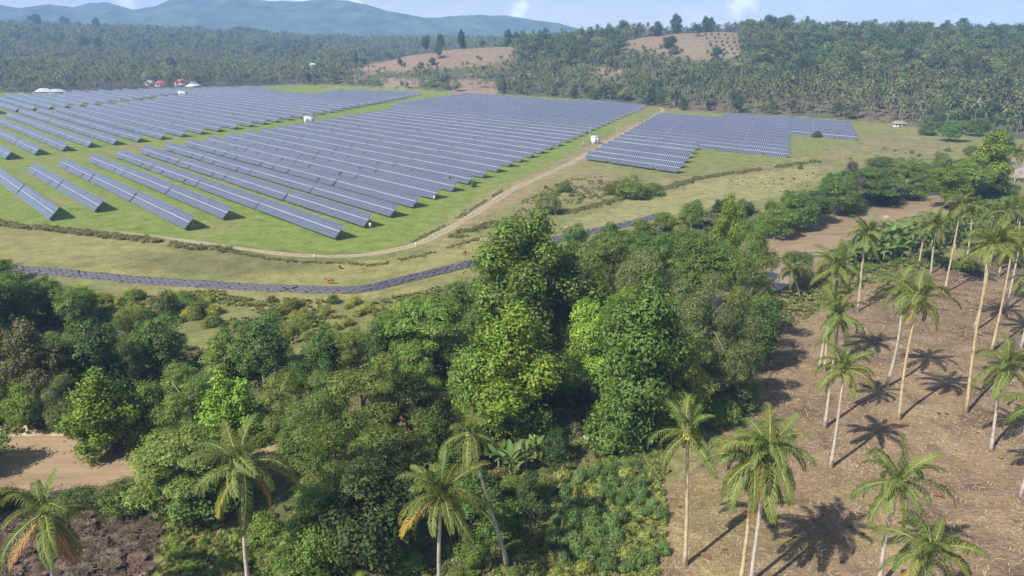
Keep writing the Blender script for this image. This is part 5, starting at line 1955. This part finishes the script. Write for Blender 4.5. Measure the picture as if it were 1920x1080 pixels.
# ------------------------------------------------------------------ forest on the plain and hills beyond the solar field
def far_palm_crown(seed, detail):
    """Crown of a distant palm: arched, ragged fronds around the top."""
    rng = np.random.default_rng(seed)
    V, F_, C_ = [], [], []
    nf = 15 if detail else 11
    ng = 5 if detail else 3
    for i in range(nf):
        a = i * 2.4 + rng.uniform(-0.3, 0.3)
        e = R(70) - R(115) * (i / nf) + rng.uniform(-0.15, 0.15)
        L = rng.uniform(3.8, 5.0)
        p = np.array([0, 0, 0.0])
        hd = np.array([math.cos(a), math.sin(a), 0])
        sd = np.array([-math.sin(a), math.cos(a), 0])
        ring = []
        for j in range(ng + 1):
            t = j / ng
            w = 0.95 * math.sin(math.pi * min(0.98, 0.12 + 0.86 * t)) * rng.uniform(0.75, 1.1)
            dr = np.array([0, 0, -1.0]) * w * 0.75
            ring.append(len(V))
            V += [p - sd * w + dr, p, p + sd * w + dr]
            tn = rng.uniform(0.75, 1.2)
            C_ += [(tn * 0.9, tn * 0.9, tn * 0.9), (tn * 1.15, tn * 1.1, tn), (tn * 0.9, tn * 0.9, tn * 0.9)]
            p = p + (hd * math.cos(e) + np.array([0, 0, math.sin(e)])) * L / ng
            e -= R(95) / ng * (0.5 + t)
        for j in range(ng):
            a0, b0 = ring[j], ring[j + 1]
            F_ += [(a0, a0 + 1, b0 + 1), (a0 + 1, a0 + 2, b0 + 1), (b0, a0 + 1, b0 + 1), (a0 + 1, b0 + 2, b0 + 1)]
    return np.array(V), np.array(F_), np.array(C_)


def far_palm(seed, h, detail=False):
    v, f, c = far_palm_crown(seed, detail)
    me_c = mesh_np('crown', v + np.array([0, 0, h]), f, [M['palm_far']], None, c)
    b = MB()
    r_ = random.Random(seed)
    b.tube([(0, 0, -1), (r_.uniform(-0.3, 0.3), r_.uniform(-0.3, 0.3), h * 0.5), (0, 0, h)], [0.3, 0.22, 0.17], 5, cap=False)
    me_t = b.mesh('trunk', [M['palm_trunk_far']], True)
    V = np.concatenate([v + np.array([0, 0, h]), np.array(b.v)])
    me_all = mesh_np('palm', V, [f, np.array(b.q) + len(v)], [M['palm_far'], M['palm_trunk_far']], [0] * len(f) + [1] * len(b.q), np.concatenate([c, np.ones((len(b.v), 3))]))
    return me_c, me_t, me_all


FPALM = [far_palm(s, h, s < 4) for s, h in enumerate((12, 15, 17, 14, 13, 16, 18, 15))]
FTREE = []
for k, (kind, h, w, n, mt) in enumerate([('broad', 14, 12, 1500, 'leaf_far'), ('broad', 12, 11, 1400, 'leaf_far_dark'), ('fine', 16, 11, 1900, 'leaf_far'), ('feather', 14, 15, 1500, 'leaf_far_dark'), ('broad', 10, 11, 1300, 'leaf_far_light'), ('vine', 17, 9, 1500, 'leaf_far_dark'), ('bush', 6, 8, 500, 'leaf_far')]):
    rng_h = h
    # coarse clumps: each leaf stands for a spray of foliage
    me = crown_mesh('crown', kind, h * 0.5, w * 0.5, n, 700 + k, M[mt], 1.0)
    co = np.empty(len(me.vertices) * 3, np.float32)
    me.vertices.foreach_get('co', co)
    me.vertices.foreach_set('co', co * 2.0)
    me.update()
    FTREE.append((me, trunk_mesh('trunk', h, w, 30 + k, M['bark_pale'], 3)))

rg = np.random.default_rng(33)
cand = []
for (y0, y1, sp) in ((480, 800, 7.2), (800, 1150, 7.6), (1150, 1500, 9.0), (1500, 2000, 11), (2000, 2700, 13.5), (2700, 3400, 20.0)):
    n_ = int((y1 - y0) / sp)
    for iy in range(n_):
        yy = y0 + (iy + 0.5) * sp
        xm = yy * 0.86
        nx_ = int(2 * xm / sp)
        xx = -xm + (np.arange(nx_) + 0.5) * sp
        cand.append(np.stack([xx + rg.uniform(-0.42, 0.42, nx_) * sp, yy + rg.uniform(-0.42, 0.42, nx_) * sp, np.full(nx_, sp)], 1))
cand = np.concatenate(cand)
x, y = cand[:, 0], cand[:, 1]
z = height(x, y)
px, py = PX(x, y, z)
ok = (py < edge_y(px) - 0.6 + 1.2 * vnoise(x, y, 20, 90)) & (px > -160) & (px < 2080)
for pl in HILL_BARE:
    m = inside(pl, px + 3 * vnoise(x, y, 25, 31), py) & (y > 700) & (y < 1300)
    m |= inside(pl, px, py - 14.0 * F_PX / y) & (y > 700) & (y < 1300) & (rg.random(len(x)) < 0.92)
    ok &= ~m | (rg.random(len(x)) < 0.012)
for pl in HILL_CLEAR:
    m = inside(pl, px, py) & (y > 700) & (y < 3000)
    ok &= ~m | (rg.random(len(x)) < 0.45)
# hidden behind the ridges: keep only what can be seen
ok &= ~((px > 1000) & (y > 1450)) & ~((px > 660) & (px <= 1000) & (y > 1130) & (y < 1500))
x, y, z, px, py, sp = x[ok], y[ok], z[ok], px[ok], py[ok], cand[ok, 2]
n = len(x)
# share of broadleaved trees
pb = np.full(n, 0.10)
pb = np.where((px > 1330) & (z > 16), 0.5, pb)
pb = np.where((px > 1400) & (z > 24), 0.97, pb)
pb = np.where((px > 940) & (px < 1180) & (z > 30), 0.75, pb)
pb = np.where((px > 1180) & (px <= 1400) & (z > 62), 0.45, pb)
pb = np.where((py > edge_y(px) - 5) & (px > 640), 0.62, pb)
pb = np.where((px < 640) & (y > 1500), 0.35, pb)
pb = np.clip(pb + 0.4 * vnoise(x, y, 70, 91), 0.03, 0.95)
broad = rg.random(n) < pb
edge = py > edge_y(px) - 4
thin = ~(broad & (rg.random(n) < 0.5)) & ~((vnoise(x, y, 45, 94) + 0.5 * vnoise(x, y, 18, 95) > 0.72) & (px < 1300))
x, y, z, px, py, sp, broad, edge = [a_[thin] for a_ in (x, y, z, px, py, sp, broad, edge)]
n = len(x)
scl = rg.uniform(0.6, 1.25, n) * np.clip(sp / 8.5, 0.95, 1.35)
scl = np.where(broad, rg.uniform(0.7, 1.6, n) * np.clip(sp / 8.5, 0.95, 1.3), scl)
scl = np.where(edge & broad, scl * 0.72, scl)
idx = np.where(broad, rg.choice([0, 0, 1, 2, 3, 4, 4, 5], n), rg.integers(0, 8, n))
print('forest', n, 'broad', int(broad.sum()))
rank = np.argsort(y)
single_p = [i for i in rank if not broad[i] and -20 < px[i] < 1940][:300]
single_b = [i for i in rank if broad[i] and -20 < px[i] < 1940][:300]
used = np.zeros(n, bool)
ZONES = [(-100, 300, 'behind the far left solar rows'), (300, 640, 'behind the far lawn'), (640, 1000, 'behind the main solar block'), (1000, 1400, 'behind the end of the track'), (1400, 1650, 'behind the far right solar block'), (1650, 2500, 'around the small hut')]


def zone(v):
    return next(t for a, b, t in ZONES if a <= v < b)


for i in single_p:
    used[i] = True
    root = empty('grove_palm', (x[i], y[i], z[i]), float(rg.uniform(0, 6.28)))
    s = float(scl[i])
    root.scale = (s, s, s)
    mc, mtk, _ = FPALM[idx[i]]
    link(bpy.data.objects.new('trunk', mtk), root)
    link(bpy.data.objects.new('crown', mc), root)
    tag(root, 'coconut palm in the front ranks of the grove %s' % zone(px[i]), 'palm tree', 'palms along the grove front ' + zone(px[i]))
for i in single_b:
    used[i] = True
    root = empty('forest_tree', (x[i], y[i], z[i]), float(rg.uniform(0, 6.28)))
    s = float(scl[i])
    root.scale = (s, s, s)
    mc, mtk = FTREE[idx[i]]
    link(bpy.data.objects.new('trunk', mtk), root)
    link(bpy.data.objects.new('crown', mc), root)
    tag(root, 'broadleaved tree in the front ranks of the forest %s' % zone(px[i]), 'tree', 'broadleaved trees along the forest front ' + zone(px[i]))
mp = ~broad & ~used
scatter('palm_forest', np.stack([x, y, z], 1)[mp], rg.uniform(0, 6.28, mp.sum()), scl[mp], [f[2] for f in FPALM], idx[mp], 'endless grey-green coconut palms covering the plain and slopes', 'palm forest')
mb_ = broad & ~used


def join_mesh(name, a, b):
    va, vb = np.empty(len(a.vertices) * 3, np.float32), np.empty(len(b.vertices) * 3, np.float32)
    a.vertices.foreach_get('co', va)
    b.vertices.foreach_get('co', vb)
    fa = np.array([tuple(p.vertices) for p in a.polygons])
    q = [tuple(p.vertices) for p in b.polygons]
    q4 = np.array([f for f in q if len(f) == 4])
    ca = np.empty(len(a.vertices) * 4, np.float32)
    a.color_attributes['Col'].data.foreach_get('color', ca)
    col = np.concatenate([ca.reshape(-1, 4)[:, :3], np.ones((len(b.vertices), 3))])
    return mesh_np(name, np.concatenate([va.reshape(-1, 3), vb.reshape(-1, 3)]), np.concatenate([fa, q4 + len(a.vertices)]), [a.materials[0], b.materials[0]], [0] * len(fa) + [1] * len(q4), col)


scatter('hill_forest', np.stack([x, y, z], 1)[mb_], rg.uniform(0, 6.28, mb_.sum()), scl[mb_], [join_mesh('tree', *f) for f in FTREE], idx[mb_], 'mixed green forest clothing the hills behind the solar field', 'forest')


# single trees that stand out on the skyline and the bare hills
def on_hill(qx, qy, lo=650, hi=1400):
    """Where the sight line through a pixel meets the hillside."""
    yy = np.linspace(lo, hi, 600)
    k_ = np.array([G(qx, qy, -5.0).x / G(qx, qy, -5.0).y]) if qy > HORIZON + 6 else np.array([(qx - 960) / F_PX * cP])
    xx = yy * k_
    zz = height(xx, yy)
    _, p_ = PX(xx, yy, zz)
    hit = np.where(p_ <= qy)[0]
    i = hit[0] if len(hit) else int(np.argmin(p_))
    return float(xx[i]), float(yy[i]), float(zz[i])


SKY = [
    (866, 92, 56, 16, 'vine', 'dark', 'tall dark tree on the crest of the bare brown hill'),
    (798, 92, 66, 18, 'broad', 'dark', 'dark round tree on the crest left of the tall hill tree'),
    (826, 90, 62, 16, 'broad', 'dark', 'dark tree just left of the tall tree on the bare hill'),
    (952, 84, 54, 18, 'vine', 'dark', 'dark tree at the right end of the bare brown hill'),
    (904, 84, 72, 12, 'broad', 'mid', 'small tree on the crest of the bare brown hill'),
    (668, 128, 92, 12, 'vine', 'dark', 'slim dark tree at the left foot of the bare brown hill'),
    (682, 126, 108, 16, 'broad', 'dark', 'round dark tree at the left foot of the bare brown hill'),
    (750, 122, 108, 9, 'broad', 'mid', 'little tree in the middle of the bare brown hill'),
    (810, 122, 106, 14, 'broad', 'mid', 'little tree low on the bare brown hill'),
    (1168, 72, 36, 24, 'broad', 'olive', 'light tall tree on the ridge left of the upper bare slope'),
    (1230, 68, 40, 22, 'vine', 'olive', 'light tree at the left top of the upper bare slope'),
    (1265, 60, 26, 24, 'vine', 'dark', 'tall dark tree crowning the upper bare slope'),
    (1320, 58, 30, 16, 'vine', 'dark', 'narrow dark tree on the ridge above the bare slope'),
    (1330, 60, 32, 14, 'vine', 'dark', 'dark tree on the ridge right beside the narrow one'),
    (1440, 62, 26, 24, 'broad', 'dark', 'dark crown on the skyline right of the upper bare slope'),
    (1470, 60, 26, 28, 'broad', 'grey', 'pale rounded crown on the skyline of the right hill'),
    (1508, 64, 30, 14, 'vine', 'mid', 'pointed tree on the skyline of the right hill'),
    (1568, 62, 38, 26, 'feather', 'blue', 'flat-topped hazy tree on the right skyline'),
    (1630, 66, 40, 14, 'vine', 'mid', 'second pointed tree on the right skyline'),
    (1730, 66, 40, 32, 'broad', 'dark', 'dark domed tree on the right skyline'),
    (1768, 66, 36, 14, 'feather', 'dark', 'small umbrella tree on the right skyline'),
    (1797, 66, 32, 22, 'feather', 'dark', 'umbrella-shaped tree highest on the right skyline'),
    (1880, 70, 44, 30, 'broad', 'mid', 'rounded tree at the right end of the skyline'),
    (1255, 102, 66, 26, 'broad', 'dark', 'dark round tree at the left edge of the upper bare slope'),
    (1345, 102, 86, 20, 'broad', 'mid', 'rounded tree at the foot of the upper bare slope'),
    (1290, 168, 138, 26, 'broad', 'bright', 'bright green crown among the palms of the lower slope') if False else (1500, 100, 82, 24, 'broad', 'bright', 'bright green crown high on the wooded right hill'),
]
for bx, by, ty, wpx, kind, colr, lab in SKY:
    hx, hy, hz_ = on_hill(bx, by)
    h = h_at(hy, ty) - hz_
    w = wpx * hy / F_PX * 1.1
    plant_tree(hx, hy, max(h, 6), w, kind, colr, lab, 'single trees on the hills', 'hill_tree', 'tree', z=hz_)

# young trees planted in rows down the upper bare slope
for a_ in range(6):
    for b__ in range(6):
        qx = 1322 + a_ * 12 + b__ * 3.5 + random.uniform(-2, 2)
        qy = 66 + b__ * 7.0 + random.uniform(-1, 1)
        hx, hy, hz_ = on_hill(qx, qy)
        plant_tree(hx, hy, random.uniform(2.5, 4.5), random.uniform(3, 4.5), 'bush', random.choice(['dark', 'olive']), 'young tree in the planted rows on the upper bare slope', 'saplings on the upper bare slope', 'sapling', 'tree', z=hz_)

# the left ridge: crowns standing above the hazy forest line
for k, (bx, by, ty, wpx, lab) in enumerate([(76, 42, 25, 22, 'broad crown rising on the hazy left skyline'), (128, 44, 30, 16, 'second crown on the hazy left skyline'), (188, 46, 32, 12, 'small dark crown on the hazy left skyline'), (286, 60, 45, 26, 'wide crown on the hazy ridge right of the left skyline'), (376, 58, 46, 12, 'small crown beside the brown clearing on the hazy ridge'), (455, 66, 48, 34, 'cluster-like crown above the brown clearing of the hazy ridge'), (485, 68, 52, 20, 'dark crown right of the clearing on the hazy ridge')]):
    hx, hy, hz_ = on_hill(bx, by, 1500, 2500)
    h = max(9.0, h_at(hy, ty) - hz_)
    plant_tree(hx, hy, h, wpx * hy / F_PX * 1.2, 'broad', 'dark', lab, 'crowns on the hazy left ridge', 'ridge_tree', 'tree', z=hz_)

# ------------------------------------------------------------------ houses
M['red_roof'] = plain('roof_red_metal', (0.42, 0.12, 0.11), 0.5, 0.4, 0.12, 1)
M['pale_roof'] = plain('roof_pale_metal', (0.55, 0.56, 0.58), 0.5, 0.4, 0.12, 1)
M['green_roof'] = plain('roof_greenish_metal', (0.42, 0.52, 0.50), 0.5, 0.4, 0.12, 1)
M['thatch'] = plain('roof_grey_thatch', (0.30, 0.27, 0.25), 0.9, 0.1, 0.3, 2)
M['wall'] = plain('plaster_wall', (0.66, 0.64, 0.60), 0.9, 0.2, 0.08, 1)
M['glass'] = plain('window_dark', (0.05, 0.06, 0.07), 0.2, 0.5, 0.1, 1)


def house(px_, py_, L_, W_, hw, hr, rz, roof, label, hip=True, z=None, pt=None):
    p = G(px_, py_) if pt is None else Vector(pt)
    z = H1(p.x, p.y) if z is None else z
    r0 = empty('house', (p.x, p.y, z), rz)
    MB().box((0, 0, hw / 2 - 0.2), (L_, W_, hw + 0.4)).build('wall', M['wall'], r0)
    e = 0.7
    k = 0.25 * L_ if hip else L_ / 2 + e
    b = MB()
    a, c = L_ / 2 + e, W_ / 2 + e
    r1 = k if hip else a
    b.add([(-a, -c, hw + 0.01), (a, -c, hw + 0.01), (a, c, hw + 0.01), (-a, c, hw + 0.01), (-r1, 0, hw + hr), (r1, 0, hw + hr)], [(0, 1, 5, 4), (2, 3, 4, 5)], [(1, 2, 5), (3, 0, 4)])
    b.add([(-a, -c, hw + 0.01), (a, -c, hw + 0.01), (a, c, hw + 0.01), (-a, c, hw + 0.01)], [(3, 2, 1, 0)])
    b.build('roof', roof, r0)
    MB().box((0, -W_ / 2 - 0.04, 1.05), (1.0, 0.08, 2.1)).build('door', M['bark'], r0)
    for s in (-1, 1):
        MB().box((s * L_ * 0.3, -W_ / 2 - 0.04, 1.6), (1.2, 0.08, 1.1)).build('window', M['glass'], r0)
    return tag(r0, label, 'house')


house(84, 178, 17, 10, 3.5, 3.8, 0.2, M['pale_roof'], 'low house with a pale grey roof at the far left forest edge')
house(108, 178, 17, 10, 3.4, 3.2, 0.2, M['green_roof'], 'low house with a greenish roof beside the pale-roofed one')
house(304, 168.5, 14, 9, 4.0, 4.0, 0.3, M['red_roof'], 'red-roofed house behind the far solar rows')
house(342, 168, 14, 10, 5.0, 4.5, -0.2, M['red_roof'], 'red-roofed house left of the white tiered building')
house(283, 168, 12, 9, 4.0, 3.5, 0.1, M['pale_roof'], 'small whitish house left of the red-roofed house')
# white two-tiered pyramid roof
p = G(366, 168)
r0 = empty('tiered_building', (p.x, p.y, 0), 0.2)
MB().box((0, 0, 2.2), (17, 17, 4.8)).build('wall', M['white'], r0)
for k, (a, z0, z1) in enumerate(((11.0, 4.6, 8.2), (5.5, 8.0, 11.0))):
    b = MB()
    b.add([(-a, -a, z0), (a, -a, z0), (a, a, z0), (-a, a, z0), (-a * 0.35, -a * 0.35, z1), (a * 0.35, -a * 0.35, z1), (a * 0.35, a * 0.35, z1), (-a * 0.35, a * 0.35, z1)], [(0, 1, 5, 4), (1, 2, 6, 5), (2, 3, 7, 6), (3, 0, 4, 7), (4, 5, 6, 7), (3, 2, 1, 0)])
    b.build('roof', M['white'], r0)
MB().ball((0, 0, 12.0), (1.6, 1.6, 1.5)).build('dome', M['white'], r0, True)
for s in (-1, 1):
    MB().box((s * 4.5, -8.54, 2.2), (2.4, 0.08, 2.2)).build('window', M['glass'], r0)
MB().box((0, -8.54, 1.5), (2.4, 0.08, 3.0)).build('door', M['bark'], r0)
tag(r0, 'white building with a two-tiered pyramid roof at the forest edge', 'building')
# white house standing among the palms
hx, hy, hz_ = on_hill(587, 152, 900, 1400)
hy = 1095.0
hx = (587 - 960) / F_PX * cP * hy * 1.01
hz_ = H1(hx, hy)
house(0, 0, 9, 8, 17.0, 2.5, 0.5, M['pale_roof'], 'tall white house among the palms above the far lawn', True, hz_, (hx, hy, 0))
p = G(1684, 241)
house(1684, 243, 8, 4.5, 2.2, 2.0, -0.1, M['thatch'], 'small hut with a greyish roof at the foot of the right forest')
pb_ = GA([(0, 0)]) if False else None

# ------------------------------------------------------------------ cattle
def cow_mesh(name, mat, graze):
    """One continuous body grown from a jointed skeleton."""
    pts = [(-0.72, 0, 1.12), (-0.35, 0, 1.08), (0.1, 0, 1.03), (0.5, 0, 1.08), (0.68, 0, 1.12)]
    rad = [(0.24, 0.26), (0.29, 0.33), (0.31, 0.36), (0.27, 0.33), (0.2, 0.26)]
    ed = [(0, 1), (1, 2), (2, 3), (3, 4)]

    def add(p, r_, par):
        pts.append(p)
        rad.append((r_, r_) if not isinstance(r_, tuple) else r_)
        ed.append((par, len(pts) - 1))
        return len(pts) - 1
    if graze:
        nk = add((0.98, 0, 0.95), (0.14, 0.17), 4)
        hd = add((1.2, 0, 0.55), (0.12, 0.13), nk)
        mz = add((1.3, 0, 0.2), (0.085, 0.08), hd)
    else:
        nk = add((0.98, 0, 1.32), (0.13, 0.17), 4)
        hd = add((1.22, 0, 1.42), (0.12, 0.13), nk)
        mz = add((1.52, 0, 1.28), (0.085, 0.08), hd)
    for s in (-1, 1):
        add((pts[hd][0] - 0.02, s * 0.25, pts[hd][2] + 0.1), 0.04, hd)
    for s in (-1, 1):
        k = add((0.55, s * 0.2, 0.75), 0.12, 3)
        k = add((0.55 + 0.04 * s, s * 0.2, 0.4), 0.07, k)
        add((0.54 + 0.06 * s, s * 0.2, 0.03), 0.065, k)
        k = add((-0.58, s * 0.2, 0.82), 0.15, 0)
        k = add((-0.72 - 0.05 * s, s * 0.2, 0.44), 0.075, k)
        add((-0.64 - 0.05 * s, s * 0.2, 0.03), 0.065, k)
    k = add((-0.92, 0, 1.05), 0.04, 0)
    add((-0.97, 0, 0.55), 0.03, k)
    me = bpy.data.meshes.new(name)
    me.from_pydata(pts, ed, [])
    me.materials.append(mat)
    o = bpy.data.objects.new(name, me)
    COL.objects.link(o)
    md = o.modifiers.new('skin', 'SKIN')
    md.use_smooth_shade = True
    for i, sv in enumerate(me.skin_vertices[0].data):
        sv.radius = rad[i]
        sv.use_root = i == 2
    o.modifiers.new('smooth', 'SUBSURF').levels = 1
    o.modifiers['smooth'].render_levels = 2
    return o


M['hide_brown'] = plain('hide_red_brown', (0.33, 0.12, 0.045), 0.8, 0.2, 0.15, 2)
M['hide_cream'] = plain('hide_cream', (0.48, 0.42, 0.31), 0.8, 0.2, 0.1, 2)
M['hide_dark'] = plain('hide_dark', (0.06, 0.05, 0.045), 0.8, 0.2, 0.2, 2)
M['hide_shaded'] = plain('hide_white_shaded', (0.36, 0.36, 0.37), 0.8, 0.2, 0.1, 2)  # white hide with the tree's shade greyed into its colour
for (qx, qy, mt, s, rz, gz, nm, lab) in [
    (620, 533, 'hide_brown', 1.05, 3.2, False, 'cow', 'red-brown cow standing on the pasture just above the bag wall'),
    (638, 505, 'hide_dark', 0.7, 2.2, True, 'calf', 'small dark calf grazing between the red-brown cow and the fence ditch'),
    (871, 480, 'hide_brown', 0.95, 1.2, True, 'cow', 'brown cow seen end-on left of the huge central tree'),
    (907, 455, 'hide_cream', 0.95, 3.0, True, 'cow', 'cream cow grazing beside the huge central tree'),
    (1061, 433, 'hide_cream', 0.85, 0.4, True, 'cow', 'cream cow right of the huge central tree near the bag wall'),
    (1105, 836, 'hide_shaded', 1.1, 2.6, True, 'cow', 'white cow in the shade under the vine-covered tree'),
    (1486, 360 - 19, 'hide_brown', 0.95, 0.4, True, 'cow', 'brown cow far off on the pasture beyond the hedge'),
    (1663, 402, 'hide_cream', 0.9, 2.9, True, 'cow', 'pale cow by the river on the grassy near bank'),
    (1451, 316, 'hide_cream', 0.9, 0.6, False, 'cow', 'pale cow standing against the far hedge'),
    (1536, 307, 'hide_cream', 0.9, 1.8, False, 'cow', 'pale cow at the right end of the far hedge')]:
    p = G(qx, qy)
    o = cow_mesh(nm, M[mt], gz)
    o.location = (p.x, p.y, H1(p.x, p.y))
    o.rotation_euler = (0, 0, rz)
    o.scale = (s, s, s)
    tag(o, lab, 'cow', 'cattle on the pasture')

# small white marker posts along the track
for k, (qx, qy, lab) in enumerate([(780, 461, 'white marker post at the bend of the dirt track'), (589, 483, 'white marker stone beside the track below the front solar row')]):
    p = G(qx, qy)
    r0 = empty('marker_post', (p.x, p.y, H1(p.x, p.y)))
    MB().tube([(0, 0, -0.1), (0, 0, 0.85)], [0.2, 0.17], 8).build('post', M['white'], r0)
    MB().box((0, 0, 0.9), (0.44, 0.44, 0.14)).build('cap', M['white'], r0)
    tag(r0, lab, 'marker')
